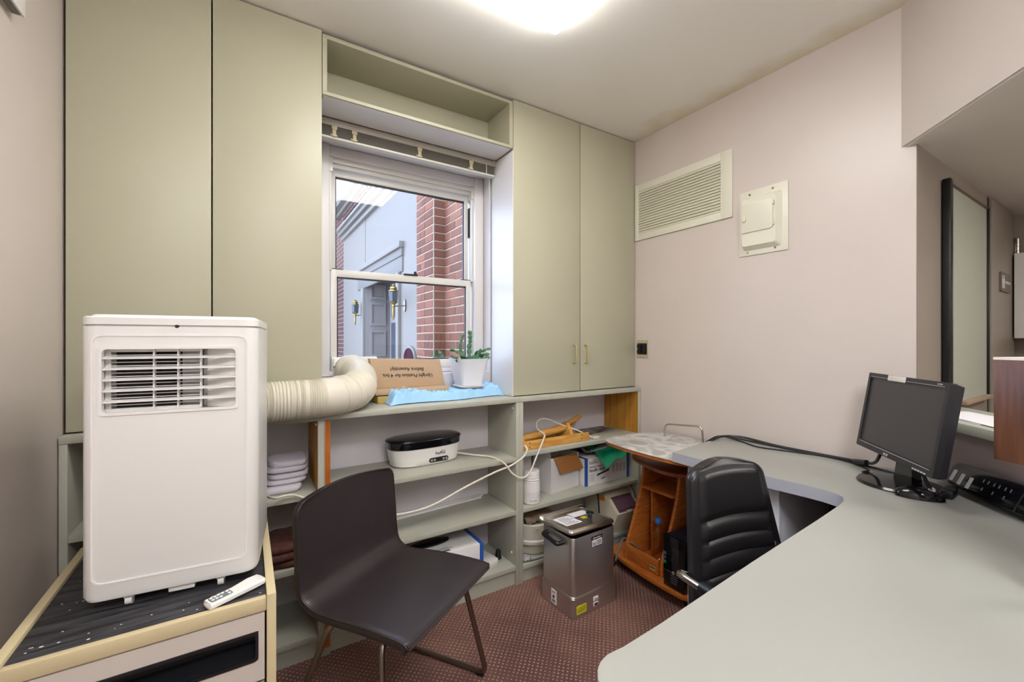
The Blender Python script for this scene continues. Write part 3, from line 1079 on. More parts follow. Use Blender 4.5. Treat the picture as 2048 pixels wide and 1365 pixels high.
link('upper_flap', box(NB(), .498, .857, 1.945, 2.055, .972, .9970, .001), 'cardboard', kf)
link('fold_line', box(NB(), .507, .848, 1.938, 2.05, .968, .972), 'gasket', kf)

bp = NB()
def padf(u, v):
    # crumpled sheet over the counter
    x = .535 + u * .612
    fr = 1.842 + .045 * u + .012 * math.sin(u * 9) if True else 0
    y = fr + v * (2.045 - fr)
    edge = min(1, v * 12 + .05) * min(1, (1 - u) * 16 + .12) * min(1, u * 16)
    hgt = .044 - .012 * u + .008 * math.sin(u * 7 + 1) + .012 * mnoise.noise((x * 11, y * 14, 1.3)) + .026 * (.35 - abs(mnoise.noise((x * 15 + y * 11, y * 13 - x * 6, 4.2)))) + .020 * (.35 - abs(mnoise.noise((x * 31 - y * 12, y * 27, 9.1))))
    if .52 < u < .86:
        m_ = min(1, (u - .52) / .06, (.86 - u) / .06) * min(1, max(0, (v - .08) / .2))
        hgt = hgt * (1 - m_) + m_ * .044
    if u > .86:
        hgt += .035 * (u - .86) / .14 * v
    return (x, y, .9365 + max(.001, hgt * edge))
grid(bp, padf, 120, 50, .0012)
tag(link('disposable_pad', bp, 'bluepad', None, 70), 'crumpled light blue disposable pad spread under the plant pot', 'pad')

# plant
PX, PY, PZ = .972, 1.962, .983
pt = thing('potted_cactus', 'potted green leaf cactus in a white square pot on the blue pad', 'plant', (PX, PY, PZ))
b = NB()
ring_pts = lambda h, s: [(PX + x, PY + y, h) for x, y in rrect(-s, s, -s, s, s * .38)]
z1 = 1.131
loft(b, [ring_pts(PZ + .014, .058), ring_pts(PZ + .06, .066), ring_pts(z1 - .004, .083), ring_pts(z1, .085), ring_pts(z1, .079), ring_pts(z1 - .016, .076)])
link('pot', b, 'pot', pt)
link('soil', prism(NB(), [(PX + x, PY + y) for x, y in rrect(-.076, .076, -.076, .076, .03)], 'z', z1 - .02, z1 - .014), 'soil', pt)
b = NB()
loft(b, [ring_pts(PZ + .001, .060), ring_pts(PZ + .010, .068), ring_pts(PZ + .013, .066)])
link('saucer', b, 'terracotta', pt)
def pad_mesh(L, Wd, kseed):
    b = NB()
    t = bmesh.new()
    n = 12
    out = []
    for i in range(n + 1):
        s = i / n
        wv = Wd * (math.sin(math.pi * min(1, s * .93 + .07)) ** .6) * (1 + .10 * (1 if i % 3 == 0 else -.6))
        out.append((s * L, wv))
    poly = [(x, y) for x, y in out] + [(x, -y) for x, y in out[::-1]]
    t.free()
    prism(b, poly, 'z', -.0025, .0025, .001)
    return b
pads = []
prr = random.Random(5)
stems = [(-.03, 0, 112, 5, -13), (.0, .0, 84, 6, 2), (.01, .02, 78, 6, 3), (.02, -.01, 52, 4, -14), (.04, .01, 38, 3, -16), (-.05, .01, 150, 2, 8), (.05, -.02, 20, 2, -6), (-.02, -.03, 128, 4, 14), (-.01, -.04, 95, 2, -6), (.02, -.05, 70, 2, -8), (.035, .03, 60, 2, -10), (-.06, -.03, 170, 1, 0), (.06, -.03, 12, 1, 0), (.0, -.02, 100, 3, -4)]
protos = {}
for si, (sx, sy, a, nseg, curl) in enumerate(stems):
    p = Vector((PX + sx, PY + sy, z1 - .012))
    ang_ = a
    yaw = prr.uniform(-35, 35)
    for q in range(nseg):
        L = .034 - .002 * q + prr.uniform(-.003, .003)
        Wd = .0105 + prr.uniform(-.0015, .0015) - .0008 * q
        mtx = Matrix.Translation(p) @ Matrix.Rotation(R(yaw), 4, 'Z') @ Matrix.Rotation(R(-ang_), 4, 'Y') @ Matrix.Rotation(R(prr.uniform(40, 120)), 4, 'X')
        key = q
        bb = pad_mesh(L, Wd, q)
        bmesh.ops.transform(bb, matrix=mtx, verts=bb.verts)
        link('leaf', bb, 'cactus', pt, 50)
        dv = mtx.to_3x3() @ Vector((1, 0, 0))
        p = p + dv * L * .93
        ang_ += curl

# ------------------------------------------------------------------ leather side chair
ch = thing('side_chair', 'dark brown leather side chair with bent shell and steel legs before the shelves', 'chair', (.4255, 1.340, 0), -147, local=True)
prof = spline([(.205, .430), (.185, .4445), (.10, .447), (.0, .444), (-.095, .436), (-.150, .437), (-.190, .460), (-.206, .505), (-.216, .58), (-.228, .67), (-.238, .745)], 8)
NP = len(prof) - 1
def shell(u, v):
    u = .5 - .5 * math.cos(math.pi * u)
    f = u * NP
    i = min(int(f), NP - 1)
    p = prof[i].lerp(prof[i + 1], f - i)
    tt = (v - .5) * 2
    hw = .212 + .010 * (1 - u)
    if 0.35 < u < .62:
        hw -= .004 * math.sin((u - .35) / .27 * math.pi)
    # rounded top and front corners
    c = .055
    L = 1.0
    dtop = (1 - u) * .86
    if dtop < c:
        k = (c - dtop) / c
        hw = hw - .034 * (1 - math.sqrt(max(0, 1 - k * k)))
    dfr = u * .86
    if dfr < .03:
        k = (.03 - dfr) / .03
        hw = hw - .010 * (1 - math.sqrt(max(0, 1 - k * k)))
    x = tt * hw
    y, z = p.x, p.y
    back = max(0, (u - .58) / .42)
    y += back * .022 * tt * tt
    if back > 0:
        z += -.012 * tt * tt * back * back
    if u < .4:
        z -= .004 * (1 - tt * tt) * math.sin(u / .4 * math.pi)
    return (x, y, z)
b = NB()
t = bmesh.new()
nu, nv, th = 64, 20, .026
def nrm(u, v):
    e = 3e-2
    a = Vector(shell(min(1, u + e), v)) - Vector(shell(max(0, u - e), v))
    c2 = Vector(shell(min(.97, max(.03, u)), min(1, v + e))) - Vector(shell(min(.97, max(.03, u)), max(0, v - e)))
    return a.cross(c2).normalized()
top = [[t.verts.new(shell(i / nu, j / nv)) for j in range(nv + 1)] for i in range(nu + 1)]
flip = 1 if nrm(.2, .5).z > 0 else -1
bot = [[t.verts.new(Vector(shell(i / nu, j / nv)) - nrm(i / nu, .5) * flip * th) for j in range(nv + 1)] for i in range(nu + 1)]
for i in range(nu):
    for j in range(nv):
        t.faces.new((top[i][j], top[i + 1][j], top[i + 1][j + 1], top[i][j + 1]))
        t.faces.new((bot[i][j], bot[i][j + 1], bot[i + 1][j + 1], bot[i + 1][j]))
rim = [(i, 0) for i in range(nu + 1)] + [(nu, j) for j in range(1, nv + 1)] + [(i, nv) for i in range(nu - 1, -1, -1)] + [(0, j) for j in range(nv - 1, 0, -1)]
for k in range(len(rim)):
    a, c2 = rim[k], rim[(k + 1) % len(rim)]
    t.faces.new((top[a[0]][a[1]], top[c2[0]][c2[1]], bot[c2[0]][c2[1]], bot[a[0]][a[1]]))
bmesh.ops.recalc_face_normals(t, faces=t.faces)
re = [e for e in t.edges if e.is_manifold and e.calc_face_angle(0) > R(55)]
bmesh.ops.bevel(t, geom=re, offset=.004, segments=2, affect='EDGES', profile=.5)
_merge(b, t)
link('seat_shell', b, 'leather', ch, 50, world=False)
b = NB()
pts = [Vector(shell(i / nu, j / nv)) - nrm(i / nu, .5) * flip * .0015 for i, j in rim]
pts = [p + (p - Vector((0, p.y, p.z))).normalized() * .0005 for p in pts]
tube(b, pts, .0022, 6, closed=True)
link('seam_piping', b, 'leather', ch, 60, world=False)
for s, nm in ((-1, 'a'), (1, 'b')):
    b = NB()
    loop = fillet([(s * .10, .075, .412), (s * .200, .098, .408), (s * .268, .165, .012), (s * .262, -.24, .012), (s * .200, -.092, .405), (s * .10, -.06, .410)], .035, 6)
    tube(b, loop, .0095, 10)
    link('leg_frame', b, 'steel', ch, world=False)
    for yy in (.14, -.21):
        link('foot_pad', box(NB(), s * .265 - .008, s * .265 + .008, yy - .014, yy + .014, .0005, .008, .002), 'black', ch, world=False)
b = NB()
box(b, -.13, .13, -.08, .09, .402, .414, .003)
link('seat_bracket', b, 'black', ch, world=False)

# ------------------------------------------------------------------ office chair
oc = thing('office_chair', 'black leather office chair with ribbed back and chrome arms, tucked behind the desk', 'office chair', (1.295, .73, 0), -12, local=True)
# local: x along the back, -y towards the seat front, back slightly reclined
def obk(u, v, side):
    # u height 0..1, v across 0..1
    u = .5 - .5 * math.cos(math.pi * u)
    z = .40 + .437 * u
    tt = (v - .5) * 2
    hw = .196 - .050 * max(0, u - .10) / .9
    c = .10
    if u > 1 - c:
        k = (u - (1 - c)) / c
        hw -= .060 * (1 - math.sqrt(max(0, 1 - k * k)))
    y = .005 + .075 * u + .020 * tt * tt * (-1)
    rib = 0
    a = abs(tt)
    if a < .86 and side < 0:
        kk = (u - .03) / .118
        if u < .62:
            rib = .013 * (abs(math.sin(math.pi * kk)) ** .38) * min(1, (.86 - a) / .12)
        else:
            rib = .010 * min(1, (.86 - a) / .14) * min(1, (u - .62) / .05) * min(1, max(0, (.97 - u) / .06))
    edge = .5 * (1 - max(a, 0) ** 6)
    thick = .012 + .016 * (1 - a ** 8) * min(1, (1 - u) * 12 + .2)
    yy = y - (thick + rib) if side < 0 else y + thick
    return (tt * hw, yy, z - .012 * tt * tt * u)
b = NB()
t = bmesh.new()
nu, nv = 110, 30
F_ = [[t.verts.new(obk(i / nu, j / nv, -1)) for j in range(nv + 1)] for i in range(nu + 1)]
B_ = [[t.verts.new(obk(i / nu, j / nv, 1)) for j in range(nv + 1)] for i in range(nu + 1)]
for i in range(nu):
    for j in range(nv):
        t.faces.new((F_[i][j], F_[i + 1][j], F_[i + 1][j + 1], F_[i][j + 1]))
        t.faces.new((B_[i][j], B_[i][j + 1], B_[i + 1][j + 1], B_[i + 1][j]))
rim = [(i, 0) for i in range(nu + 1)] + [(nu, j) for j in range(1, nv + 1)] + [(i, nv) for i in range(nu - 1, -1, -1)] + [(0, j) for j in range(nv - 1, 0, -1)]
for k in range(len(rim)):
    a, c2 = rim[k], rim[(k + 1) % len(rim)]
    t.faces.new((F_[a[0]][a[1]], F_[c2[0]][c2[1]], B_[c2[0]][c2[1]], B_[a[0]][a[1]]))
bmesh.ops.recalc_face_normals(t, faces=t.faces)
_merge(b, t)
link('backrest', b, 'leatherb', oc, 60, world=False)
b = NB()
UM = .88
sm = []
for i in range(0, nu + 1, 2):
    p = obk(i / nu * UM, .07, -1)
    sm.append((p[0], p[1] - .0003, p[2]))
for j in range(1, 14):
    p = obk(UM, .07 + .86 * j / 14, -1)
    sm.append((p[0], p[1] - .0003, p[2]))
for i in range(nu, -1, -2):
    p = obk(i / nu * UM, .93, -1)
    sm.append((p[0], p[1] - .0003, p[2]))
tube(b, sm, .0014, 5)
link('stitched_seam', b, 'black', oc, 60, world=False)
for s in (-1, 1):
    b = NB()
    tube(b, fillet([(s * .10, .035, .47), (s * .225, .03, .535), (s * .232, -.07, .545), (s * .238, -.30, .56), (s * .235, -.33, .44), (s * .15, -.30, .42)], .05, 6), .011, 10)
    a_ = link('armrest', b, 'chrome', oc, world=False)
    b = NB()
    tube(b, [(s * .2325, -.085, .548), (s * .237, -.20, .556), (s * .2375, -.26, .558)], .017, 12)
    link('arm_pad', b, 'black', a_, world=False)
b = NB()
loft(b, [[(x, y, z) for x, y in rrect(-.225, .225, -.43, .01, .06)] for z in (.40, .455)])
link('seat', b, 'leatherb', oc, world=False)
b = NB()
lathe(b, [(.03, .10), (.03, .25), (.02, .25), (.02, .40)], (0, -.2, 0), 16)
link('gas_lift', b, 'chrome', oc, world=False)
for k in range(5):
    a = 2 * math.pi * k / 5 + .3
    b = NB()
    e_ = Vector((math.cos(a) * .27, -.2 + math.sin(a) * .27, .075))
    tube(b, [(0, -.2, .12), e_], .016, 8, radii=[.022, .014])
    lg = link('leg', b, 'chrome', oc, world=False)
    b = NB()
    lathe(b, [(.026, -.02), (.028, -.01), (.028, .01), (.026, .02)], (e_.x, e_.y, .0285), 14, 'x')
    link('caster', b, 'black', lg, world=False)

# ------------------------------------------------------------------ rolling trolley
tr = thing('rolling_trolley', 'orange wood rolling trolley with marble print top beside the desk end', 'trolley', (1.83, 1.4, 0))
tp = spline([(1.600, 1.610, 0), (1.572, 1.50, 0), (1.567, 1.36, 0), (1.572, 1.24, 0), (1.60, 1.13, 0), (1.70, 1.10, 0), (1.86, 1.16, 0), (1.99, 1.27, 0), (2.034, 1.40, 0), (2.020, 1.54, 0), (1.93, 1.625, 0), (1.80, 1.650, 0), (1.68, 1.645, 0)], 5, closed=True)
tp = [(p.x, p.y) for p in tp]
link('top', prism(NB(), inset(tp, -.0012), 'z', .6800, .6968, .002), 'cherry', tr)
link('marble_inlay', prism(NB(), inset(tp, -.0045), 'z', .6966, .6982), 'marble', tr)
sp_ = [(p.x, p.y) for p in spline([(1.800, 1.615, 0), (1.722, 1.46, 0), (1.700, 1.32, 0), (1.745, 1.235, 0), (1.84, 1.22, 0), (1.94, 1.30, 0), (1.985, 1.45, 0), (1.94, 1.60, 0)], 5, closed=True)]
link('shelf', prism(NB(), sp_, 'z', .576, .594, .002), 'cherryd', tr)
def sidep(yc, dx):
    b = NB()
    fr = [(.075, 1.690), (.15, 1.70), (.26, 1.745), (.40, 1.80), (.50, 1.825), (.576, 1.830)]
    pts = [(x + dx, z) for z, x in fr]
    fine = [(p.x, p.y) for p in spline([(x, z, 0) for x, z in pts], 5)]
    w_ = .0
    bk = [(2.02, .576), (2.02, .075)]
    prism(b, fine + bk, 'y', yc - .008, yc + .008, .0015)
    return link('side_panel', b, 'cherry', tr)
sidep(1.562, 0)
sidep(1.345, .01)
link('back_panel', box(NB(), 1.985, 1.997, 1.353, 1.554, .075, .576), 'cherryd', tr)
link('shelf', box(NB(), 1.800, 1.984, 1.354, 1.553, .432, .447, .001), 'cherry', tr)
link('divider', box(NB(), 1.83, 1.984, 1.502, 1.512, .076, .431, .001), 'cherry', tr)
link('front_board', box(NB(), 1.694, 1.704, 1.354, 1.553, .076, .150, .001), 'cherry', tr)
lp = link('maker_plate', box(NB(), 1.6926, 1.6942, 1.372, 1.405, .092, .112), 'handle', tr)
link('plate_band', box(NB(), 1.6920, 1.6927, 1.374, 1.403, .103, .108), 'ink', lp)
bs = [(1.73, 1.70), (1.69, 1.66), (1.668, 1.56), (1.652, 1.42), (1.650, 1.30), (1.655, 1.20), (1.675, 1.168), (1.72, 1.165), (2.03, 1.165), (2.03, 1.70)]
link('base_board', prism(NB(), bs, 'z', .055, .075, .002), 'cherry', tr)
for (x, y) in ((1.72, 1.21), (1.74, 1.62), (1.99, 1.21), (1.99, 1.64)):
    b = NB()
    lathe(b, [(.022, -.014), (.024, -.008), (.024, .008), (.022, .014)], (x, y, .0245), 14, 'x')
    box(b, x - .008, x + .008, y - .012, y + .012, .04, .055)
    link('caster', b, 'black', tr)
b = NB()
tube(b, fillet([(1.955, 1.522, .696), (1.955, 1.518, .762), (1.965, 1.302, .785), (1.965, 1.298, .697)], .03, 6), .0055, 10)
link('handle_rail', b, 'chrome', tr)

# water bottle inside the trolley
wb = thing('water_bottle', 'clear plastic bottle with blue cap standing inside the trolley', 'bottle', (1.80, 1.440, .076))
S = (1.80, 1.440, .0765)
b = NB()
lathe(b, [(.030, 0), (.036, .006), (.036, .11), (.034, .115), (.036, .12), (.036, .15), (.030, .175), (.016, .195), (.0135, .205), (.0135, .212)], S, 24)
link('bottle_body', b, 'bottle', wb)
b = NB()
lathe(b, [(.0165, .207), (.0165, .212), (.0155, .213), (.0155, .226), (.014, .229)], S, 20)
link('cap', b, 'bluecap', wb)
b = NB()
lathe(b, [(.0352, .008), (.0352, .05)], S, 24)

# desktop computer tower on the trolley base
pc = thing('computer_tower', 'slim black computer tower on the trolley base at its right end', 'computer', (1.78, 1.25, .0755))
link('chassis', box(NB(), 1.685, 1.98, 1.192, 1.300, .0765, .312, .002), 'navy', pc)
fr = link('front_bezel', box(NB(), 1.664, 1.685, 1.190, 1.302, .0765, .315, .004), 'blackgloss', pc)
link('drive_slot', box(NB(), 1.6628, 1.6645, 1.218, 1.252, .155, .270, .0005), 'blackmat', fr)
link('silver_line', box(NB(), 1.6626, 1.6645, 1.196, 1.296, .1500, .1522), 'chrome', fr)
link('badge', lathe(NB(), [(.008, 1.6622), (.007, 1.661)], (0, 1.248, .151), 14, 'x'), 'chrome', fr)
for k, z in enumerate((.228, .208, .187)):
    link('port_sticker', box(NB(), 1.6630, 1.6642, 1.286, 1.298, z - .007, z + .007), ['inkgrey', 'blue', 'green_sheet'][k], fr)
for k in range(4):
    link('port', box(NB(), 1.6630, 1.6642, 1.225 + .001 * k, 1.262, .136 - k * .011, .1385 - k * .011), 'inkgrey', fr)
link('side_label', box(NB(), 1.70, 1.78, 1.1908, 1.1921, .215, .285), 'inkgrey', pc)

# ------------------------------------------------------------------ stainless heating unit
hy = thing('heating_unit', 'stainless steel heat pack unit standing on the carpet before the right shelves', 'heating unit', (1.337, 1.528, 0), 2, local=True)
hx, hy_ = .136, .110
def rr(s, r):
    return rrect(-hx + s, hx - s, -hy_ + s, hy_ - s, r)
b = NB()
loft(b, [[(x, y, .002) for x, y in rr(-.002, .016)], [(x, y, .088) for x, y in rr(-.002, .016)], [(x, y, .092) for x, y in rr(.001, .016)]])
bs_ = link('base_housing', b, 'stainless', hy, 35, world=False)
t = bmesh.new()
b = NB()
zt = .352
rings_ = [[(x, y, .093) for x, y in rr(.001, .022)], [(x, y, .10) for x, y in rr(.001, .022)], [(x, y, zt - .004) for x, y in rr(.001, .022)], [(x, y, zt) for x, y in rr(.0025, .022)], [(x, y, zt - .002) for x, y in rr(.005, .02)], [(x, y, zt - .10) for x, y in rr(.005, .02)]]
loft(b, rings_)
link('tank', b, 'stainless', hy, 35, world=False)
link('tank_inside', prism(NB(), rr(.006, .02), 'z', zt - .05, zt - .045), 'gasket', hy, world=False)
tube(bb := NB(), [(x, y, .0935) for x, y in rr(-.001, .022)], .003, 6, closed=True)
link('seam_bead', bb, 'stainlesslid', hy, 60, world=False)
LT = Matrix.Translation((-.004, .004, zt + .012)) @ Matrix.Rotation(R(-3.5), 4, 'X') @ Matrix.Rotation(R(1.2), 4, 'Y')
b = NB()
def lr(s, r, z):
    return [tuple(LT @ Vector((x, y, z))) for x, y in rr(s, r)]
loft(b, [lr(-.001, .02, -.004), lr(-.003, .02, .0), lr(-.003, .02, .006), lr(.004, .018, .014), lr(.010, .016, .016), lr(.014, .014, .0125)])
box(b, -hx - .006, hx + .002, hy_ - .002, hy_ + .004, .0, .024, .001, xf=LT)
ld = link('lid', b, 'stainlesslid', hy, 35, world=False)
b = NB()
lathe(b, [(.009, .012), (.008, .024), (.018, .030), (.019, .035), (.014, .038)], (.062, -.022, 0), 18, xf=LT)
link('lid_knob', b, 'black', ld, world=False)
link('warning_tag', box(NB(), .020, .048, -.020, .002, .0128, .0138, xf=LT), 'yellow', ld, world=False)
link('instruction_label', box(NB(), -.105, -.01, -.045, .055, .0124, .0134, xf=LT), 'paper', ld, world=False)
link('instruction_label', box(NB(), -.002, .10, .020, .07, .0124, .0134, xf=LT), 'paper', ld, world=False)
b = NB()
for k in range(6):
    box(b, -.098 + .002 * k, -.02 - .012 * (k % 3), -.034 + k * .014, -.030 + k * .014, .0132, .0137, xf=LT)
link('label_print', b, 'inkgrey', ld, world=False)
b = NB()
tube(b, fillet([(-hx + .001, .065, .325), (-hx - .030, .065, .325), (-hx - .034, -.045, .318), (-hx + .001, -.045, .318)], .02, 5), .010, 10)
link('side_handle', b, 'black', hy, world=False)
b = NB()
yF = -hy_ + .0005
lb = link('front_label', box(NB(), -.024, .046, yF - .0006, yF + .001, .288, .336), 'ink', hy, world=False)
link('label_panel', box(NB(), -.021, .008, yF - .0012, yF - .0005, .291, .320), 'paper', lb, world=False)
link('label_panel', box(NB(), .010, .043, yF - .0012, yF - .0005, .291, .320), 'paper', lb, world=False)
b = NB()
text(b, 'Hydrocollator', .0088, basis((.0110, yF - .0012, .328), (1, 0, 0), (0, 0, 1)))
link('label_title', b, 'paper', lb, world=False)
b = NB()
for k in range(3):
    box(b, .0125, .040 - .004 * (k == 2), yF - .0016, yF - .0011, .297 + k * .007, .2998 + k * .007)
for k in range(2):
    box(b, -.0175 + .002 * k, .004, yF - .0016, yF - .0011, .303 - k * .007, .3058 - k * .007)
link('label_print', b, 'ink', lb, world=False)
yB_ = -hy_ - .002
yl = link('yellow_label', prism(NB(), rrect(-.116, -.056, .018, .056, .004, 3), 'y', yB_ - .0008, yB_ + .001), 'yellow', hy, world=False)
b = NB()
for k in range(3):
    box(b, -.104 - .006 * (k > 0), -.062, yB_ - .0013, yB_ - .0007, .044 - k * .008, .0458 - k * .008)
link('label_print', b, 'ink', yl, world=False)
for z, mm in ((.054, 'film'), (.030, 'red')):
    b = NB()
    prism(b, rrect(-.014, .016, z - .009, z + .009, .003, 3), 'y', yB_ - .003, yB_ + .001, .0008)
    pl = link('switch_plate', b, 'whiteflat', hy, world=False)
    link('rocker', box(NB(), -.009, .011, yB_ - .0045, yB_ - .0025, z - .005, z + .005, .0008), mm, pl, world=False)
b = NB()
wl = link('side_label', box(NB(), -hx - .0032, -hx - .001, -.002, .034, .014, .078), 'paper', hy, world=False)
link('red_mark', lathe(NB(), [(.007, -hx - .0042), (.007, -hx - .003)], (0, .016, .046), 12, 'x'), 'red', wl, world=False)
b = NB()
text(b, 'HOT', .010, basis((-hx - .0034, .016, .065), (0, -1, 0), (0, 0, 1)))
for k in range(2):
    box(b, -hx - .0042, -hx - .0030, .006, .026, .022 + k * .007, .025 + k * .007)
link('label_print', b, 'ink', wl, world=False)
hc_ = hy
b = NB()
tube(b, spline([(1.478, 1.56, .045), (1.53, 1.535, .055), (1.58, 1.53, .10), (1.64, 1.55, .165), (1.70, 1.575, .175), (1.74, 1.545, .14), (1.78, 1.53, .10)]), .0045, 8)
pcd = link('power_cord', b, 'gcord', hc_)
b = NB()
tube(b, [(1.535, 1.534, .058), (1.585, 1.530, .105)], .008, 8, radii=[.006, .010])
link('strain_relief', b, 'black', pcd)

# ------------------------------------------------------------------ things on the low shelves: middle unit
pb = thing('paraffin_bath', 'white oval paraffin bath with glossy black lid on the upper shelf below the window', 'paraffin bath', (.735, 1.965, .637), 4, local=True)
def ov(rx, ry, z):
    return [(x, y, z) for x, y in ellipse(0, 0, rx, ry, 40, .72)]
b = NB()
loft(b, [ov(.150, .078, .0005), ov(.164, .086, .006), ov(.170, .0885, .03), ov(.178, .091, .082)])
bd = link('body', b, 'white', pb, 50, world=False)
b = NB()
loft(b, [ov(.176, .090, .083), ov(.180, .093, .085), ov(.182, .094, .110), ov(.186, .0955, .116), ov(.182, .093, .121), ov(.150, .07, .124)])
link('lid', b, 'blackgloss', pb, 50, world=False)
b = NB()
prism(b, rrect(-.015, .085, .012, .034, .0108), 'y', -.0895, -.082, .0008)
cp = link('control_panel', b, 'black', bd, world=False)
for x in (-.003, .012, .058, .073):
    link('button', lathe(NB(), [(.0062, -.0893), (.0062, -.0915), (.0045, -.0915)], (x, 0, .023), 12, 'y'), 'chrome', cp, world=False)
b = NB()
text(b, 'ForPro', .018, basis((.042, -.0902, .052), (1, 0, 0), (0, .06, 1)), bold=.0003)
tube(b, spline([(.045, -.0902, .060), (.058, -.0902, .064), (.068, -.0902, .058)]), .0008, 4)
link('logo_print', b, 'ink', bd, world=False)
cr = pb
b = NB()
tube(b, spline([(.908, 1.955, .655), (.97, 1.90, .647), (1.03, 1.83, .644), (1.06, 1.755, .628), (1.10, 1.742, .575), (1.15, 1.735, .545), (1.20, 1.735, .565), (1.245, 1.738, .64), (1.30, 1.755, .715), (1.335, 1.80, .727), (1.335, 1.86, .745), (1.365, 1.90, .775), (1.42, 1.90, .785), (1.50, 1.87, .750), (1.60, 1.835, .710), (1.69, 1.81, .6635)], 10), .0045, 8)
pcd = link('power_cord', b, 'cord', cr)
b = NB()
box(b, 1.69, 1.725, 1.79, 1.815, .656, .672, .004)
for yy in (1.797, 1.808):
    box(b, 1.725, 1.742, yy - .001, yy + .001, .661, .667)
pg = link('plug', b, 'cord', pcd)
cr = ac
b = NB()
tube(b, spline([(.02, 1.50, .780), (.055, 1.60, .715), (.09, 1.70, .667), (.16, 1.745, .648), (.30, 1.745, .56), (.45, 1.742, .51), (.58, 1.742, .495), (.70, 1.745, .505), (.85, 1.75, .55), (1.0, 1.752, .59), (1.10, 1.748, .612), (1.17, 1.746, .645), (1.195, 1.752, .675), (1.197, 1.775, .690)], 10), .0045, 8)
link('power_cord', b, 'cord', cr)
for k, (a0, a1) in enumerate((((.56, 2.005), (1.095, 2.045)), ((.58, 1.985), (1.075, 2.022)))):
    b = NB()
    X = Vector((a1[0] - a0[0], a1[1] - a0[1], 0))
    n_ = Vector((-X.y, X.x, 0)).normalized() * .009
    P = [Vector((*a0, 0)) + n_, Vector((*a0, 0)) - n_, Vector((*a1, 0)) - n_, Vector((*a1, 0)) + n_]
    prism(b, [(p.x, p.y) for p in P], 'z', .3725 + .0, .382, .001)
    tag(link('trim_strip', b, 'whiteflat'), ['longer white plastic strip at the back of the middle shelf', 'shorter white plastic strip lying in front of the longer one on the middle shelf'][k], 'strip', 'white strips on the middle shelf')
kx = thing('appliance_carton', 'white appliance carton with blue corner band on the bottom shelf behind the leather chair', 'carton', (.78, 1.9, .095))
link('carton', box(NB(), .585, .945, 1.785, 1.965, .0955, .253, .001), 'whiteflat', kx)
b = NB()
box(b, .945, .9645, 1.784, 1.966, .0953, .2535, .001)
link('blue_band', b, 'blue', kx)
b = NB()
box(b, .62, .80, 1.80, 1.815, .2532, .2537)
box(b, .64, .82, 1.825, 1.828, .2532, .2537)
box(b, .66, .80, 1.835, 1.838, .2532, .2537)
box(b, .86, .89, 1.7835, 1.7845, .20, .204)
box(b, .84, .92, 1.7835, 1.7845, .12, .14)
link('carton_print', b, 'inkgrey', kx)
b = NB()
prism(b, ellipse(.74, 1.91, .10, .035, 24), 'z', .2538, .262, .002)
tag(link('oval_lid', b, 'blackgloss'), 'flat black oval lid lying on the white blue-banded carton', 'lid')
b = NB()
prism(b, [(.97, 1.80), (1.065, 1.822), (1.075, 1.835), (1.055, 1.95), (.97, 1.93)], 'z', .0955, .128, .003)
tag(link('foam_block', b, 'whiteflat'), 'white foam packing block on the bottom shelf beside the carton', 'foam')
b = NB()
lathe(b, [(.012, .0955), (.0165, .097), (.017, .104), (.0145, .108), (.012, .137), (.010, .140)], (1.105, 1.885, 0), 18)
tag(link('bottle_cap', b, 'black'), 'small black tapered cap standing in the bottom corner of the middle unit', 'cap')

# left unit ---------------------------------------------------------------------
def towel(name, label, x0, x1, y0, y1, z, hgt, m, layers, sd, group=None):
    T_ = thing(name, label, 'towel', ((x0 + x1) / 2, (y0 + y1) / 2, z), group=group)
    r_ = random.Random(sd)
    lh = hgt / layers
    for k in range(layers):
        b = NB()
        dx, dy = r_.uniform(-.008, .008), r_.uniform(-.008, .008)
        zz = z + .0006 + k * lh
        sh = .012 * k
        def f(u, v, s):
            a = 2 * math.pi * u
            e = .45
            cx, cy = math.cos(a), math.sin(a)
            px = (x0 + x1) / 2 + dx + sh * .6 + (x1 - x0) / 2 * math.copysign(abs(cx) ** e, cx) * (1 - .10 * k / layers)
            py = (y0 + y1) / 2 + dy + (y1 - y0) / 2 * math.copysign(abs(cy) ** e, cy) * (1 - .10 * k / layers)
            return px, py
        rings_ = []
        for (q, h0) in ((.90, 0), (.985, .18), (1, .5), (.985, .82), (.90, 1)):
            row = []
            for i in range(40):
                px, py = f(i / 40, 0, 0)
                px = (x0 + x1) / 2 + (px - (x0 + x1) / 2) * q
                py = (y0 + y1) / 2 + (py - (y0 + y1) / 2) * q
                wv = mnoise.noise((px * 16, py * 16, k * 3 + sd)) * .013 if h0 > .1 else 0
                row.append((px + wv * .6, py + wv, zz + lh * .97 * h0 + (abs(wv) if h0 > .1 else 0) * (.9 if k == layers - 1 else .3)))
            rings_.append(row)
        loft(b, rings_)
        link('fold', b, m, T_, 70)
    return T_
towel('folded_towel', 'folded white towel, bottom one of the pile on the left upper shelf', .03, .195, 1.815, 2.02, .637, .026, 'towel', 1, 3, 'folded white towels')
towel('folded_towel', 'folded white towel in the middle of the pile on the left upper shelf', .055, .205, 1.83, 2.02, .6665, .036, 'towel', 2, 5, 'folded white towels')
towel('folded_towel', 'folded white towel on top of the pile on the left upper shelf', .070, .215, 1.845, 2.02, .7065, .042, 'towel', 2, 8, 'folded white towels')
towel('bath_mat', 'crumpled brown towel on the left middle shelf behind the leather chair', .05, .215, 1.785, 1.99, .366, .08, 'btowel', 3, 12)

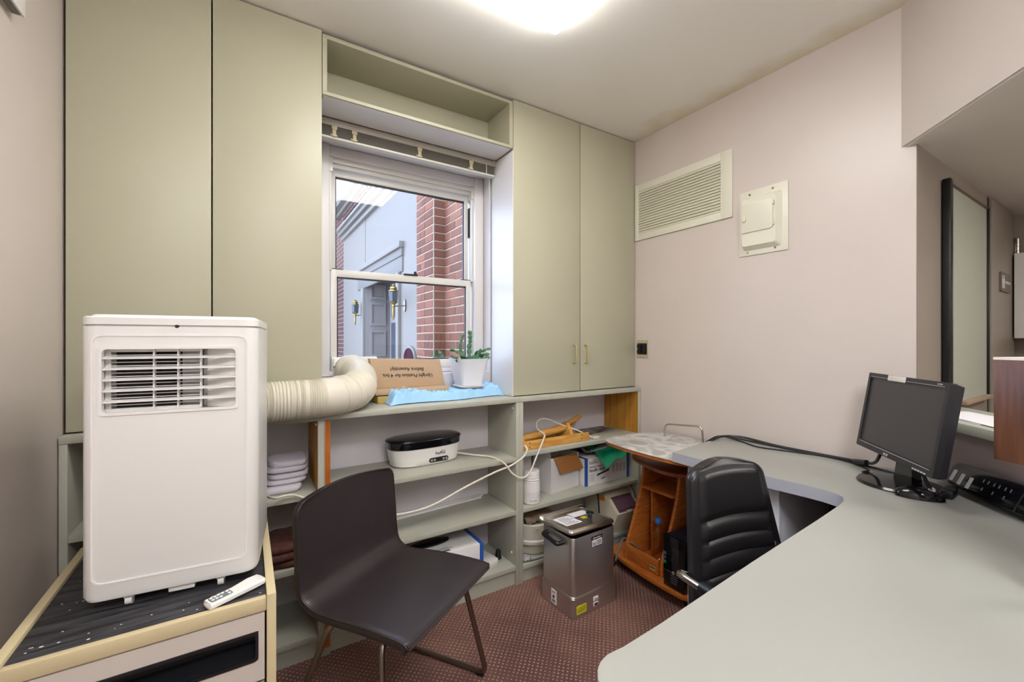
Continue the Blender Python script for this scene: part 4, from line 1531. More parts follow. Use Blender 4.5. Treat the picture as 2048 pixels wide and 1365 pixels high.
# right unit --------------------------------------------------------------------
wt = thing('roller_tray', 'yellow pine tray stool with wooden rollers on the top right shelf', 'wooden tray', (1.43, 1.87, .655))
link('front_rail', box(NB(), 1.195, 1.655, 1.800, 1.818, .656, .700, .002), 'pine', wt)
link('back_rail', box(NB(), 1.195, 1.655, 1.945, 1.962, .656, .700, .002), 'pine', wt)
for x in (1.205, 1.535):
    b = NB()
    prism(b, [(1.8185, .662), (1.9445, .662), (1.9445, .69), (1.905, .745), (1.88, .760), (1.855, .755), (1.8185, .70)], 'x', x, x + .022, .002)
    link('end_bracket', b, 'pine', wt)
for (x, z) in ((1.245, .690), (1.243, .668), (1.60, .692), (1.598, .672), (1.222, .675)):
    link('peg', lathe(NB(), [(.003, 1.7985), (.003, 1.8015)], (x, 0, z), 8, 'y'), 'ink', wt)
b = NB()
tube(b, [(1.230, 1.875, .697), (1.238, 1.875, .697), (1.275, 1.875, .702), (1.515, 1.875, .724), (1.531, 1.875, .726)], .018, 14, radii=[.010, .016, .019, .021, .016])
link('roller', b, 'pine', wt)
b = NB()
tube(b, [(1.575, 1.93, .72), (1.63, 1.945, .735), (1.70, 1.96, .752), (1.735, 1.968, .760)], .014, 12, radii=[.009, .014, .015, .011])
rp = thing('wooden_pestle', 'small turned wooden handle sticking out behind the pine tray', 'wooden handle', (1.65, 1.95, .70))
link('handle_grip', b, 'pine', rp)
link('handle_foot', tube(NB(), [(1.66, 1.975, .657), (1.66, 1.955, .735)], .008, 8), 'pine', rp)
b = NB()
prism(b, [(1.72, 1.90), (1.98, 1.93), (1.96, 2.03), (1.74, 2.02)], 'z', .6555, .664, .001)
mg = tag(link('magazine', b, mat('magazine_cover', '8a7a72', .4, col2='3c3230', vscale=25)), 'thin dark magazine lying flat at the back of the top right shelf', 'magazine')

jr = thing('white_jar', 'tall white plastic jar with ribbed neck at the left end of the right middle shelf', 'jar', (1.268, 1.822, .374))
b = NB()
J = (1.268, 1.822, .3745)
lathe(b, [(.040, 0), (.046, .004), (.0465, .010), (.0465, .105), (.045, .110), (.046, .115), (.044, .118), (.0455, .122), (.0455, .127), (.043, .130), (.044, .134), (.044, .140), (.042, .143)], J, 28)
link('jar_body', b, 'white', jr, 30)
b = NB()
lathe(b, [(.0435, .143), (.0435, .168), (.042, .170)], J, 28)
link('lid', b, 'whiteflat', jr)
b = NB()
for k in range(9):
    a = R(232 + k * 5.2)
    if k in (3,):
        continue
    x, y = J[0] + .0468 * math.cos(a), J[1] + .0468 * math.sin(a)
    box(b, x - .0016, x + .0016, y - .0006, y + .0006, .392, .400)
for k in range(12):
    a = R(215 + k * 8)
    x, y = J[0] + .0468 * math.cos(a), J[1] + .0468 * math.sin(a)
    for z in (.415, .425, .435):
        box(b, x - .002, x + .002, y - .0006, y + .0006, z, z + .0018)
link('jar_print', b, 'film', jr)

wx = thing('open_carton', 'white open carton with brown flap hanging over its front on the right middle shelf', 'carton', (1.53, 1.93, .374), 8, local=True)
b = NB()
ring(b, [(-.115, -.06), (.115, -.06), (.115, .085), (-.115, .085)], [(-.112, -.057), (.112, -.057), (.112, .082), (-.112, .082)], 'z', .0005, .195)
box(b, -.112, .112, -.057, .082, .0008, .004)
link('carton', b, 'whiteflat', wx, world=False)
b = NB()
grid(b, lambda u, v: (-.095 + u * .19 + .03 * v, -.061 - .006 * v - .022 * math.sin(v * 1.4), .197 - .088 * v - .004 * u), 6, 6, .002)
link('front_flap', b, 'cardboard2', wx, world=False)
b = NB()
grid(b, lambda u, v: (-.113 - .003 * v, -.055 + u * .13, .194 + .045 * v), 3, 2, .002)
link('side_flap', b, 'whiteflat', wx, world=False)
ex = thing('plain_box', 'plain white box behind the white jar', 'box', (1.26, 1.96, .374))
link('box_body', box(NB(), 1.195, 1.345, 1.93, 2.05, .3745, .60, .001), 'whiteflat', ex)
link('lid_edge', box(NB(), 1.194, 1.346, 1.929, 2.051, .60, .615, .001), 'film', ex)

kp_ = thing('kit_carton', 'white and blue paraffin bath kit carton on the right middle shelf', 'carton', (1.86, 1.93, .374))
KX0, KX1, KY0, KY1, KZ0, KZ1 = 1.664, 2.020, 1.838, 2.03, .3745, .535
link('carton', box(NB(), KX0, KX1, KY0, KY1, KZ0, KZ1, .001), 'whiteflat', kp_)
b = NB()
box(b, KX0 - .0006, KX0 + .0155, KY0 - .0007, KY0 + .01, KZ0 + .001, KZ1 + .0007)
box(b, KX0 - .0006, KX0 + .0155, KY0 + .005, KY1, KZ1 - .002, KZ1 + .0007)
link('blue_band', b, 'blue', kp_)
link('blue_band', box(NB(), KX1 - .02, KX1 + .0006, KY0 - .0007, KY0 + .01, KZ0 + .001, KZ1 + .0007), 'blue', kp_)
b = NB()
yk = KY0 - .0008
text(b, 'ForPro', .024, basis((KX0 + .026, yk, KZ0 + .132), (1, 0, 0), (0, 0, 1)), align='LEFT')
text(b, 'Nurture Digital', .0165, basis((KX0 + .026, yk, KZ0 + .108), (1, 0, 0), (0, 0, 1)), align='LEFT')
text(b, 'Paraffin Bath Kit', .0245, basis((KX0 + .026, yk, KZ0 + .087), (1, 0, 0), (0, 0, 1)), align='LEFT', bold=.0003)
tube(b, spline([(KX0 + .05, yk, KZ0 + .146), (KX0 + .075, yk, KZ0 + .152), (KX0 + .09, yk, KZ0 + .142)]), .001, 4)
link('printed_words', b, 'ink', kp_)
b = NB()
for k in range(5):
    box(b, KX0 + .027, KX0 + .067 - .004 * (k % 2), yk - .0004, yk, KZ0 + .06 - k * .0085, KZ0 + .0635 - k * .0085)
for k in range(4):
    box(b, KX0 + .215 + .03 * k, KX0 + .232 + .03 * k, yk - .0004, yk, KZ0 + .05, KZ0 + .10)
link('fine_print', b, 'film', kp_)
b = NB()
prism(b, [(KX0 + .085, KZ0 + .05), (KX0 + .185, KZ0 + .068), (KX0 + .185, KZ0 + .079), (KX0 + .09, KZ0 + .062)], 'y', yk - .0005, yk)
prism(b, [(KX0 + .12, KZ0 + .026), (KX0 + .155, KZ0 + .033), (KX0 + .155, KZ0 + .038), (KX0 + .12, KZ0 + .031)], 'y', yk - .0005, yk)
link('product_picture', b, 'ink', kp_)
b = NB()
grid(b, lambda u, v: (1.69 + u * .25, 1.84 + v * .17, .5585 + .022 * mnoise.noise((u * 3, v * 3, 2.2)) + .018 * u + .012), 14, 10, .0008)
tag(link('plastic_sleeve', b, 'film'), 'cloudy clear plastic sleeve on top of the kit carton', 'plastic sleeve')
b = NB()
def gsh(u, v):
    x = 1.725 + u * .235 + .02 * v
    y = 1.90 - v * .145 + .03 * u
    z = .590 - .030 * v - .050 * max(0, v - .45) - .035 * (1 - u) * v + .022 * u
    z += .007 * math.sin(u * 11 + v * 4) * (.3 + v)
    return (x, y, z)
grid(b, gsh, 26, 18, .0012)
tag(link('exercise_band', b, 'green_sheet', None, 70), 'green plastic sheet draped off the front of the kit carton', 'sheet')
b = NB()
grid(b, lambda u, v: (1.715 + u * .10, 1.885 + v * .10, .5415 + .045 * abs(mnoise.noise((u * 5, v * 5, 7.7))) + .006), 12, 10, .002)
tag(link('black_bag', b, 'blackmat', None, 60), 'crumpled black plastic bag on the kit carton beside the green sheet', 'bag')

tb = thing('round_tub', 'white round stepped heater tub on the bottom right shelf', 'tub', (1.335, 1.915, .085))
TBc = (1.335, 1.912, .0855)
b = NB()
lathe(b, [(.085, .0), (.092, .006), (.094, .055), (.100, .060)], TBc, 36)
link('base', b, 'cream', tb)
b = NB()
lathe(b, [(.112, .060), (.122, .066), (.124, .082), (.120, .088)], TBc, 36)
link('rim', b, 'white', tb)
b = NB()
lathe(b, [(.118, .0885), (.120, .10), (.122, .165), (.118, .170), (.112, .170), (.110, .150)], TBc, 36)
link('bowl', b, 'cream', tb)
for (a, z) in ((248, .148), (252, .076)):
    x, y = TBc[0] + .123 * math.cos(R(a)), TBc[1] + .123 * math.sin(R(a))
    b = NB()
    prism(b, [(x + q[0], TBc[2] + z + q[1]) for q in ellipse(0, 0, .008, .004, 12)], 'y', y - .002, y + .004)
    link('screw_cap', b, 'film', tb)
cl = NB()
def clf(u, v):
    x = 1.255 + u * .20
    y = 1.825 + v * .19
    r_ = math.hypot(x - 1.335, y - 1.912)
    z = .263 + .030 * abs(mnoise.noise((x * 18, y * 18, .5))) + .022 * mnoise.noise((x * 9, y * 9, 5))
    if y < 1.85:
        z -= .3 * (1.85 - y) * (.5 + .5 * math.sin(u * 20))
    return (x, y, max(z, .2575))
grid(cl, clf, 34, 26, .004)
tag(link('cloth_rag', cl, 'rag', None, 70), 'crumpled beige cloth lying on the round white tub', 'cloth')
b = NB()
tube(b, spline([(1.20, 1.80, .092), (1.24, 1.785, .092), (1.30, 1.782, .090), (1.38, 1.784, .090), (1.45, 1.80, .090), (1.50, 1.83, .090)]), .0035, 6)
tag(link('thin_cable', b, 'gcord'), 'thin grey cable lying in front of the round tub', 'cable')
b = NB()
grid(b, lambda u, v: (1.195 + u * .055, 1.79 + v * .05, .0865 + .05 * abs(mnoise.noise((u * 4, v * 4, 3))) * 1.2), 10, 10, .0008)
tag(link('plastic_wrap', b, 'film', None, 60), 'scrap of crumpled clear plastic wrap in the bottom left corner of the right unit', 'plastic')

em = thing('therapy_machine', 'cream therapy machine with sloping purple panel on the bottom right shelf', 'machine', (1.9, 1.87, .085))
mp_ = [(1.735, .214), (1.790, .088), (2.00, .088), (2.02, .30), (1.96, .335), (1.885, .330), (1.815, .292)]
prism(b := NB(), mp_, 'x', 1.815, 2.02, .004)
mb = link('case', b, 'machine', em, 30)
dv = Vector((0, 1.735 - 1.815, .214 - .292))
nv_ = Vector((0, .292 - .214, -(1.815 - 1.735))).normalized() * -1
if nv_.z < 0:
    nv_ = -nv_
nv_ = Vector((0, -.698, .716))
def slope(x, s, h):
    p = Vector((x, 1.815, .292)) + dv * s + nv_ * h
    return tuple(p)
b = NB()
loft(b, [[slope(x, s, h) for x, s in ((1.835, .06), (1.995, .06), (1.995, .93), (1.835, .93))] for h in (.0015, .003)])
pp = link('purple_panel', b, 'purple', mb)
b = NB()
loft(b, [[slope(x, s, h) for x, s in ((1.895, .90), (1.935, .90), (1.935, 1.03), (1.895, 1.03))] for h in (.003, .007)])
link('panel_tab', b, 'machine', mb)
for k in range(6):
    b = NB()
    loft(b, [[slope(x, s, h) for x, s in ((1.85 + k * .022, .80), (1.862 + k * .022, .80), (1.862 + k * .022, .86), (1.85 + k * .022, .86))] for h in (.003, .0042)])
    link('panel_mark', b, 'ink', pp)
b = NB()
prism(b, [(1.838, .262), (1.90, .257), (1.902, .285), (1.84, .290)], 'x', 1.8140, 1.8155)
link('orange_sticker', b, 'orange', mb)
link('screen_window', box(NB(), 1.88, 1.93, 1.89, 1.93, .333, .342, .002), 'black', mb)
b = NB()
tube(b, spline([(1.93, 1.97, .338), (1.90, 1.90, .37), (1.95, 1.83, .36), (1.99, 1.79, .31), (2.005, 1.78, .24)]), .0045, 7)
tag(link('lead_cable', b, 'cord'), 'pale lead cable coiled over the front of the cream therapy machine', 'cable')
b = NB()
tube(b, spline([(1.98, 1.98, .345), (1.955, 1.90, .362), (1.99, 1.83, .345), (2.012, 1.785, .29), (2.014, 1.79, .20)]), .0045, 7)
tag(link('lead_cable', b, 'gcord'), 'grey lead cable at the far right of the cream therapy machine', 'cable')
b = NB()
tube(b, spline([(1.85, 1.95, .335), (1.806, 1.92, .340), (1.775, 1.86, .32), (1.768, 1.84, .25), (1.772, 1.84, .16), (1.78, 1.85, .09)]), .0045, 7)
tag(link('lead_cable', b, 'black'), 'black cable looping down the left side of the cream therapy machine', 'cable')

# ------------------------------------------------------------------ things on the desk
mo = thing('computer_monitor', 'black flat computer monitor on round stand at the back corner of the desk', 'monitor', (1.826, .47, .7405))
mc = Vector((1.786, .49, .970))
psi, tilt = -2.418, .155
rx_ = Vector((math.cos(psi), math.sin(psi), 0))
nx_ = Vector((math.sin(psi), -math.cos(psi), 0))
ux_ = Vector((0, 0, 1)) * math.cos(tilt) - nx_ * math.sin(tilt)
fx_ = rx_.cross(ux_)
MM = Matrix((rx_, ux_, fx_)).transposed().to_4x4()
MM.translation = mc
b = NB()
ring(b, [(x, y) for x, y in rrect(-.21, .21, -.135, .135, .004, 3)], [(x, y) for x, y in rrect(-.196, .196, -.112, .118, .001, 3)], 'z', -.012, .004)
loft(b, [[(x, y, -.012) for x, y in rrect(-.21, .21, -.135, .135, .004, 3)], [(x, y, -.030) for x, y in rrect(-.207, .207, -.132, .132, .006, 3)], [(x, y, -.055) for x, y in rrect(-.15, .15, -.09, .10, .02, 3)]])
b.transform(MM)
hs_ = link('housing', b, 'bezel', mo, 30)
b = NB()
box(b, -.197, .197, -.113, .119, -.010, -.001)
b.transform(MM)
link('screen', b, 'screen', mo)
b = NB()
box(b, -.192, .192, -.1165, -.1150, .004, .0046)
box(b, -.190, .190, .1215, .1225, .004, .0046)
b.transform(MM)
link('silver_line', b, 'film', hs_)
b = NB()
box(b, -.085, .012, .116, .1345, .004, .0062, .001)
b.transform(MM)
link('masking_tape', b, 'chip', hs_)
b = NB()
text(b, 'acer', .016, MM @ Matrix.Translation((-.02, -.1255, .0046)), bold=.0002)
text(b, 'X193W', .007, MM @ Matrix.Translation((.17, .1275, .0046)))
link('logo_print', b, 'film', hs_)
b = NB()
for k in range(5):
    box(b, .12 + k * .013, .129 + k * .013, -.133, -.129, .003, .0052)
b.transform(MM)
link('button_row', b, 'film', hs_)
b = NB()
lathe(b, [(.110, .0), (.113, .004), (.108, .010), (.04, .016)], (1.840, .500, .7405), 36)
link('stand_base', b, 'blackgloss', mo)
b = NB()
pA = mc - fx_ * .05 - ux_ * .05
loft(b, [[tuple(Vector((1.835, .480, .752)) + rx_ * sx * .05 + nx_ * sy * .014) for sx, sy in ((-1, -1), (1, -1), (1, 1), (-1, 1))],
         [tuple(mc - ux_ * .10 - fx_ * .045 + rx_ * sx * .035 + nx_ * sy * .010) for sx, sy in ((-1, -1), (1, -1), (1, 1), (-1, 1))],
         [tuple(mc - ux_ * .02 - fx_ * .055 + rx_ * sx * .03 + nx_ * sy * .008) for sx, sy in ((-1, -1), (1, -1), (1, 1), (-1, 1))]])
link('stand_neck', b, 'blackgloss', mo)

ms = thing('computer_mouse', 'black computer mouse on the desk in front of the monitor base', 'mouse', (1.742, .428, .7402), -65, local=True)
b = NB()
rings_ = []
for k in range(13):
    s = k / 12
    x = -.056 + .112 * s
    hw = .030 * (math.sin(math.pi * min(1, max(0, .06 + s * .88))) ** .55)
    hh = .036 * (math.sin(math.pi * (.10 + s * .82)) ** .7) * (1.05 - .25 * s)
    rings_.append([(x, hw * math.cos(R(a)), .001 + max(0, hh * math.sin(R(a))) if 0 <= a <= 180 else .001) for a in (0, 22, 45, 67, 90, 113, 135, 158, 180, 225, 270, 315)])
loft(b, rings_)
link('shell', b, 'blackgloss', ms, 60, world=False)
link('scroll_wheel', lathe(NB(), [(.007, -.003), (.009, 0), (.007, .003)], (.028, 0, .029), 12, 'y'), 'film', ms, world=False)

sg = thing('surge_protector', 'long black surge protector leaning against the half wall behind the mouse', 'power strip', (1.85, .33, .741))
# frame leaning on the half wall face (x-y = 1.582), local: u along the wall towards the camera, v up the face
U = Vector((-d, -d, 0))
Nn = Vector((-d, d, 0))
V_ = (Vector((0, 0, 1)) * .90 - Nn * .43).normalized()
O = Vector((1.955, .375, .7475)) + Nn * .040
Z_ = U.cross(V_)
SM = Matrix((U, V_, Z_)).transposed().to_4x4()
SM.translation = O
b = NB()
def sgr(z, s, r):
    pts = []
    for x, y in rrect(0 + s, .40 - s, 0 + s, .094 - s, r):
        if x < .20:
            y = .044 + (y - .044) * (.86)
        pts.append(tuple(SM @ Vector((x, y, z))))
    return pts
loft(b, [sgr(-.012, .004, .03), sgr(.010, 0, .034), sgr(.022, .004, .03), sgr(.026, .012, .025)])
sb_ = link('case', b, 'blackgloss', sg, 40)
for x, y in ((.03, .040), (.062, .036), (.094, .034)):
    b = NB()
    box(b, x - .006, x + .006, y - .018, y + .018, .0258, .0272, xf=SM)
    link('socket_label', b, 'film', sb_)
for x in (.14, .175, .21):
    b = NB()
    for (q, r_) in ((-.008, .012), (.008, .012), (0, -.012)):
        box(b, x + q - .0015, x + q + .0015, .044 + r_ - .006, .044 + r_ + .004, .0258, .0268, xf=SM)
    link('socket', b, 'gcord', sb_)
link('groove', box(NB(), .250, .254, .004, .084, .0250, .0265, xf=SM), 'gasket', sb_)
b = NB()
text(b, 'SURGE', .013, SM @ Matrix.Translation((.345, .044, .0266)) @ Matrix.Rotation(R(90), 4, 'Z'))
link('logo_print', b, 'film', sb_)
link('switch', box(NB(), .384, .4005, .03, .058, .004, .016, .002, xf=SM), 'red', sb_)
b = NB()
box(b, .06, .085, -.012, .020, .024, .060, .005, xf=SM)
box(b, .105, .130, -.012, .020, .024, .056, .005, xf=SM)
ap = thing('power_adapter', 'black plug adapters and short cords in front of the surge protector', 'adapter', (1.85, .40, .741))
b = NB()
box(b, 1.795, 1.845, .365, .395, .7412, .768, .006)
link('plug_body', b, 'black', ap)
b = NB()
box(b, 1.85, 1.885, .372, .398, .7412, .764, .005)
link('plug_head', b, 'black', ap)
b = NB()
tube(b, spline([(1.795, .38, .755), (1.765, .395, .752), (1.745, .415, .80), (1.735, .425, .845)]), .005, 7)
link('short_cord', b, 'black', ap)

def cable(label, pts, r_=.004, m='black', bead=None):
    c_ = thing('desk_cable', label, 'cable', tuple(pts[0]), group='black cables along the back edge of the desk')
    b = NB()
    tube(b, spline(pts, 8), r_, 7)
    link('cable', b, m, c_)
    if bead:
        b = NB()
        tube(b, bead, .010, 12)
        link('ferrite_bead', b, m, c_)
zt = .745
cable('thick black cable hugging the wall along the desk back, rising over the far end', [(1.865, 1.232, .72), (1.90, 1.20, .747), (1.97, 1.185, .757), (2.02, 1.12, .757), (2.035, .98, zt), (2.035, .82, zt), (2.00, .68, zt + .01), (1.93, .60, .775), (1.86, .56, .82), (1.835, .545, .86)], .0055, bead=[(1.995, .675, .754), (1.955, .625, .767)])
cable('thin black cable looping outward across the desk far end', [(1.89, 1.225, .735), (1.95, 1.195, .757), (1.985, 1.12, zt), (1.95, 1.02, zt - .002), (1.98, .92, zt - .002), (2.02, .80, zt - .002), (2.015, .70, zt - .002), (1.95, .62, zt - .002), (1.90, .62, zt - .002)], .0035)
cable('middle black cable of the bundle, ending at the monitor stand', [(1.88, 1.228, .73), (1.94, 1.20, .757), (2.00, 1.15, .750), (2.022, 1.0, zt), (2.018, .86, zt), (2.026, .74, zt), (2.00, .65, zt), (1.975, .56, zt), (1.95, .51, zt)], .004)

# wooden box on black support
ws = thing('wooden_box_shelf', 'walnut wood box raised on a black post at the right edge of the desk', 'wooden box', (1.33, .02, .741))
wd = Vector((-.4226, -.9063, 0))
wn = Vector((.9063, -.4226, 0))
WO = Vector((1.26, .20, .985))
WM = Matrix((wd, wn, Vector((0, 0, 1)))).transposed().to_4x4()
WM.translation = WO
b = NB()
box(b, 0, .30, 0, .16, 0, .198, .001, xf=WM)
link('box_body', b, 'walnut', ws)
link('chipboard_edge', box(NB(), -.0003, .30, -.0003, .16, .198, .203, xf=WM), 'chip', ws)
b = NB()
bl_ = [WM @ Vector((.062, .03, 0)), WM @ Vector((.066, .03, -.10)), WM @ Vector((.085, .03, -.2435))]
tube(b, spline([tuple(p) for p in bl_], 6), .014, 12)
link('support_post', b, 'black', ws)
link('support_post', tube(NB(), [tuple(WM @ Vector((.25, .10, 0))), tuple(WM @ Vector((.25, .10, -.2435)))], .014, 12), 'black', ws)

# ------------------------------------------------------------------ outside the window
def brick_far_mat():
    m = mat('far_brickwork', 'a4685a', .85)
    nt = m.node_tree
    bs_n = nt.nodes['Principled BSDF']
    tc = nt.nodes.new('ShaderNodeTexCoord')
    sp = nt.nodes.new('ShaderNodeSeparateXYZ')
    nt.links.new(tc.outputs['Object'], sp.inputs[0])
    ad = nt.nodes.new('ShaderNodeMath')
    nt.links.new(sp.outputs[0], ad.inputs[0])
    nt.links.new(sp.outputs[1], ad.inputs[1])
    cmb = nt.nodes.new('ShaderNodeCombineXYZ')
    nt.links.new(ad.outputs[0], cmb.inputs[0])
    nt.links.new(sp.outputs[2], cmb.inputs[1])
    br = nt.nodes.new('ShaderNodeTexBrick')
    br.inputs['Scale'].default_value = 1
    br.inputs['Brick Width'].default_value = .21
    br.inputs['Row Height'].default_value = .0677
    br.inputs['Mortar Size'].default_value = .005
    br.inputs['Color1'].default_value = lin('5b392f')
    br.inputs['Color2'].default_value = lin('4c2b24')
    br.inputs['Mortar'].default_value = lin('90837a')
    nt.links.new(cmb.outputs[0], br.inputs['Vector'])
    nt.links.new(br.outputs['Color'], bs_n.inputs['Base Color'])
    bp = nt.nodes.new('ShaderNodeBump')
    bp.invert = True
    bp.inputs['Distance'].default_value = .01
    nt.links.new(br.outputs['Fac'], bp.inputs['Height'])
    nt.links.new(bp.outputs[0], bs_n.inputs['Normal'])
    return m
M['brickfar'] = brick_far_mat()
def brick_mat():
    m = mat('red_brick', 'a4685a', .85, bump=.5, bscale=70)
    nt = m.node_tree
    oi = nt.nodes.new('ShaderNodeObjectInfo')
    cr_ = nt.nodes.new('ShaderNodeValToRGB')
    cr_.color_ramp.elements[0].color = lin('603524')
    cr_.color_ramp.elements[1].color = lin('824f38')
    nt.links.new(oi.outputs['Random'], cr_.inputs[0])
    nt.links.new(cr_.outputs[0], nt.nodes['Principled BSDF'].inputs['Base Color'])
    return m
M['brick'] = brick_mat()

struct('ground', box(NB(), -6, 6, 2.26, 14, .2, .3), 'pave')
bw = thing('brick_building', 'red brick building with white entry facade and cornices outside the window', 'building', (1.5, 3.0, .3))
link('brick_wall', box(NB(), 1.3895, 3.2, 2.27, 3.235, .3, 3.5), 'mortar', bw)
link('brick_pier', box(NB(), 1.2855, 3.2, 3.2295, 3.615, .3, 3.5), 'mortar', bw)
brm = {}
def brick(key, dims, loc):
    if key not in brm:
        o = link('brick', box(NB(), -dims[0] / 2, dims[0] / 2, -dims[1] / 2, dims[1] / 2, -dims[2] / 2, dims[2] / 2, .003, 1), 'brick', bw, world=False)
        brm[key] = o
    else:
        o = dup(brm[key], parent=bw)
    o.location = Vector(loc) - Vector((1.5, 3.0, .3))
    return o
RH = .0677
br_ = random.Random(11)
for row in range(31):
    z = .78 + row * RH
    off = (row % 2) * .105
    rowl = row % 7 == 6
    # near wall face
    y = 3.228
    first = .098 if row % 2 else .200
    while y > 2.52:
        ln = first
        first = .200
        if y - ln < 2.45:
            break
        brick(('n', ln), (.03, ln, .058), (1.400 + br_.uniform(-.0015, .0015), y - ln / 2, z))
        y -= ln + .010
    # pier face towards the courtyard: stretcher + header, alternating
    if row % 2:
        segs = (.200, .165)
    else:
        segs = (.095, .270 - .01)
        segs = (.095, .095, .165)
    y = 3.612
    for ln in segs:
        brick(('p', ln), (.03, ln, .058), (1.296 + br_.uniform(-.0015, .0015), y - ln / 2, z))
        y -= ln + .008
    brick(('r', .1), (.094, .03, .058), (1.340, 3.240, z))
# white entry
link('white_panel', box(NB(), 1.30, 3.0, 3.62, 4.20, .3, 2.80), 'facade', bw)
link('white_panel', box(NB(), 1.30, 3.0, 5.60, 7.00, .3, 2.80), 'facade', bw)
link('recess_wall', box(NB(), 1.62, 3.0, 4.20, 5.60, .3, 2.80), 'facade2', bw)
link('recess_head', box(NB(), 1.305, 1.62, 4.20, 5.60, 2.0, 2.80), 'facade', bw)
b = NB()
rf = link('recess_side', box(NB(), 1.302, 1.62, 5.585, 5.599, .3, 2.0), 'doorgrey', bw)
for (z0_, z1_) in ((1.02, 1.36), (1.42, 1.72), (1.76, 1.95)):
    b = NB()
    ring(b, [(1.36, z0_), (1.56, z0_), (1.56, z1_), (1.36, z1_)], [(1.385, z0_ + .03), (1.535, z0_ + .03), (1.535, z1_ - .03), (1.385, z1_ - .03)], 'y', 5.565, 5.585)
    link('raised_panel', b, 'doorgrey', rf)
en = link('entry_door', box(NB(), 1.58, 1.619, 4.35, 5.45, .3, 1.95), 'doorgrey', bw)
for y in (4.45, 4.98):
    link('door_glass', box(NB(), 1.572, 1.582, y, y + .40, .8, 1.45), 'lantglass', en)
    link('door_panel', box(NB(), 1.570, 1.582, y, y + .40, 1.52, 1.85, .006), 'facade2', en)
for k, (xx, z0_, z1_) in enumerate(((1.25, 2.13, 2.19), (1.275, 2.05, 2.13), (1.285, 1.90, 2.05))):
    link('door_hood', box(NB(), xx, 1.32, 4.02 + .01 * k, 6.0 - .02 * k, z0_, z1_, .004), ['facade', 'facade2', 'facade2'][k], bw)
link('pilaster', box(NB(), 1.27, 1.31, 4.12, 4.20, .3, 1.90, .003), 'facade', bw)
link('pilaster', box(NB(), 1.27, 1.31, 5.60, 5.72, .3, 1.90, .003), 'facade', bw)
for k, (xx, z0_, z1_) in enumerate(((1.26, 2.78, 2.84), (1.22, 2.84, 2.90), (1.19, 2.90, 2.94))):
    link('cornice', box(NB(), xx, 1.40, 3.62, 7.02 + .02 * k, z0_, z1_, .004), ['facade', 'facade2', 'facade'][k], bw)
link('upper_wall', box(NB(), 1.33, 3.0, 3.616, 8.2, 2.94, 3.3), 'brickfar', bw)
link('upper_wall', box(NB(), 1.33, 3.0, 7.02, 8.2, .3, 2.94), 'brickfar', bw)
for k, (xx, z0_, z1_) in enumerate(((1.27, 3.25, 3.31), (1.20, 3.31, 3.40))):
    link('upper_cornice', box(NB(), xx, 3.0, 3.62, 7.6, z0_, z1_, .004), 'facade', bw)
b = NB()
for k in range(34):
    y = 3.7 + k * .1
    box(b, 1.30, 1.34, y, y + .05, 3.12, 3.22)
dn = link('dentil_row', b, 'brickfar', bw)
dn['kind'] = 'stuff'
fw_ = thing('brick_wing', 'far red brick wing closing the courtyard at the left of the window view', 'building', (0, 8.4, .3))
link('brick_wall', box(NB(), .2, 1.325, 8.2, 8.6, .3, 5.2), 'brickfar', fw_)
link('window_frame', box(NB(), .70, 1.10, 8.17, 8.2, 3.35, 4.6, .01), 'facade', fw_)
link('window_pane', box(NB(), .75, 1.05, 8.16, 8.175, 3.42, 4.5), 'lantglass', fw_)

def lantern(label, x, y, zt_):
    l = thing('coach_lantern', label, 'lantern', (x, y, zt_ - .17), group='coach lanterns by the entry door')
    def P(prof_, m, nm, n=8):
        b = NB()
        lathe(b, prof_, (x, y, zt_), n)
        return link(nm, b, m, l, 30)
    P([(.004, .0), (.012, -.010), (.010, -.018), (.030, -.030), (.034, -.045), (.028, -.048), (.044, -.062), (.046, -.07)], 'brass', 'cap', 16)
    P([(.040, -.072), (.046, -.085), (.038, -.165), (.032, -.172)], 'lantglass', 'glass_body', 6)
    P([(.040, -.170), (.034, -.180), (.012, -.195), (.016, -.21), (.010, -.23), (.012, -.26), (.007, -.33), (.002, -.34)], 'brass', 'tail', 14)
    b = NB()
    tube(b, fillet([(x, y, zt_ - .21), (x + .07, y, zt_ - .205), (1.298, y, zt_ - .20)], .02), .006, 8)
    link('bracket', b, 'steel', l)
    b = NB()
    prism(b, [(y + q[0], zt_ - .20 + q[1]) for q in ellipse(0, 0, .025, .06, 20)], 'x', 1.288, 1.2985)
    link('back_plate', b, 'steel', l)
lantern('far brass coach lantern on the white facade, left of the entry door', 1.205, 5.72, 1.762)
lantern('near brass coach lantern on the white facade, right of the entry door', 1.185, 3.98, 1.760)
pqx = thing('arched_plaque', 'maroon arched plaque with white border low on the white facade', 'plaque', (1.3, 3.82, 1.05))
def archp(s):
    return [(3.66 + s, .85 + s), (3.98 - s, .85 + s), (3.98 - s, 1.05)] + [(3.82 + (.16 - s) * math.cos(R(a)), 1.05 + (.125 - s) * math.sin(R(a))) for a in range(15, 166, 15)] + [(3.66 + s, 1.05)]
link('border', prism(NB(), archp(0), 'x', 1.278, 1.2985, .002), 'facade', pqx)
link('face', prism(NB(), archp(.02), 'x', 1.274, 1.279), 'maroon', pqx)
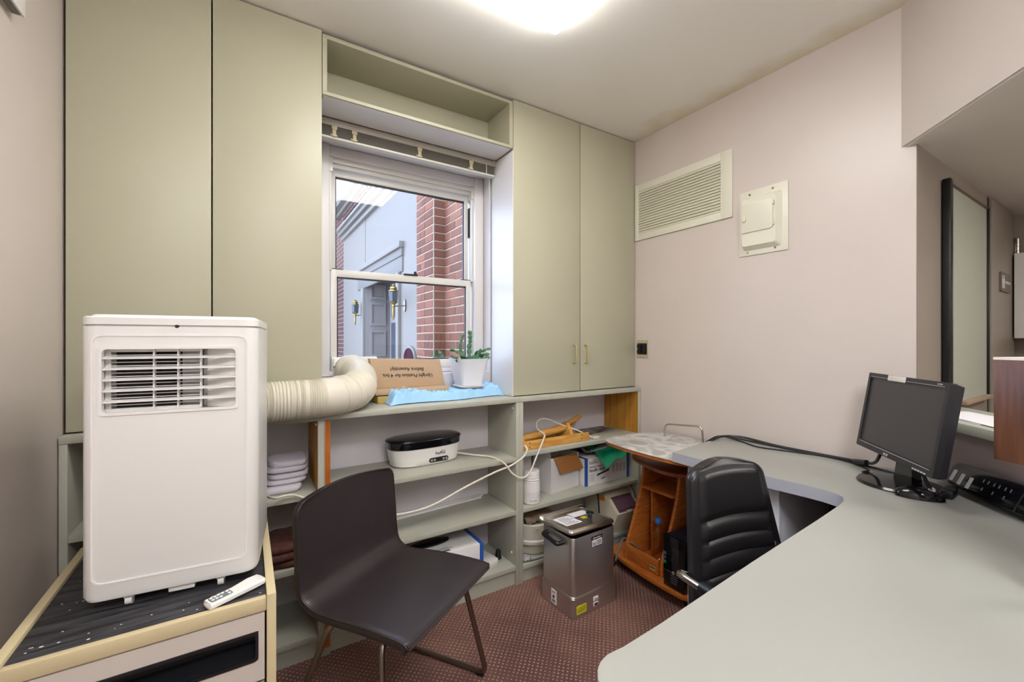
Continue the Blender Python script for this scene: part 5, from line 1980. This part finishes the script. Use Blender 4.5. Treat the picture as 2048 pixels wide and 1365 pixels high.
scm = thing('security_camera', 'white outdoor camera on a bracket in front of the far brick wing', 'security camera', (1.2, 8.1, 1.85))
b = NB()
tube(b, fillet([(1.31, 8.19, 1.95), (1.31, 8.0, 1.97), (1.20, 7.95, 1.97), (1.17, 7.95, 1.90)], .03), .022, 10)
link('bracket_arm', b, 'facade', scm)
b = NB()
lathe(b, [(.07, 1.90), (.085, 1.89), (.085, 1.85), (.075, 1.83), (.04, 1.79), (.01, 1.775)], (1.17, 7.95, 0), 20)
link('dome', b, 'facade', scm)
sh = thing('shrub', 'pale green shrub outside the window behind the potted cactus', 'shrub', (1.22, 2.95, .3))
b = NB()
tube(b, [(1.22, 2.95, .3), (1.215, 2.95, .9)], .012, 6)
link('stem', b, 'soil', sh)
b = NB()
sr = random.Random(2)
for k in range(160):
    a, rr_, zz = sr.uniform(0, 6.28), sr.uniform(0, .14), sr.uniform(.62, 1.13)
    rr_ *= max(.15, 1 - max(0, zz - .8) * 2.2)
    c0 = Vector((1.20 + rr_ * math.cos(a) * .7, 2.92 + rr_ * math.sin(a), zz))
    l_ = Vector((sr.uniform(-1, 1), sr.uniform(-1, 1), sr.uniform(.2, 1))).normalized() * .045
    s_ = l_.cross(Vector((sr.uniform(-1, 1), sr.uniform(-1, 1), sr.uniform(-1, 1)))).normalized() * .012
    vs = [b.verts.new(c0), b.verts.new(c0 + l_ * .5 + s_), b.verts.new(c0 + l_), b.verts.new(c0 + l_ * .5 - s_)]
    b.faces.new(vs)
fl = link('foliage', b, 'stone', sh, 0)
fl['kind'] = 'stuff'

# small device high on the left wall at the frame edge
wd_ = thing('wall_device', 'small white plastic device high on the left wall at the top left corner', 'wall device', (XL, 1.40, 2.03))
b = NB()
prism(b, [(XL + .0005, 1.994), (XL + .026, 1.990), (XL + .028, 2.075), (XL + .0005, 2.085)], 'y', 1.335, 1.474, .003)
link('case', b, 'white', wd_)
link('bottom_grille', box(NB(), XL + .006, XL + .021, 1.345, 1.464, 1.9895, 1.992), 'gcord', wd_)
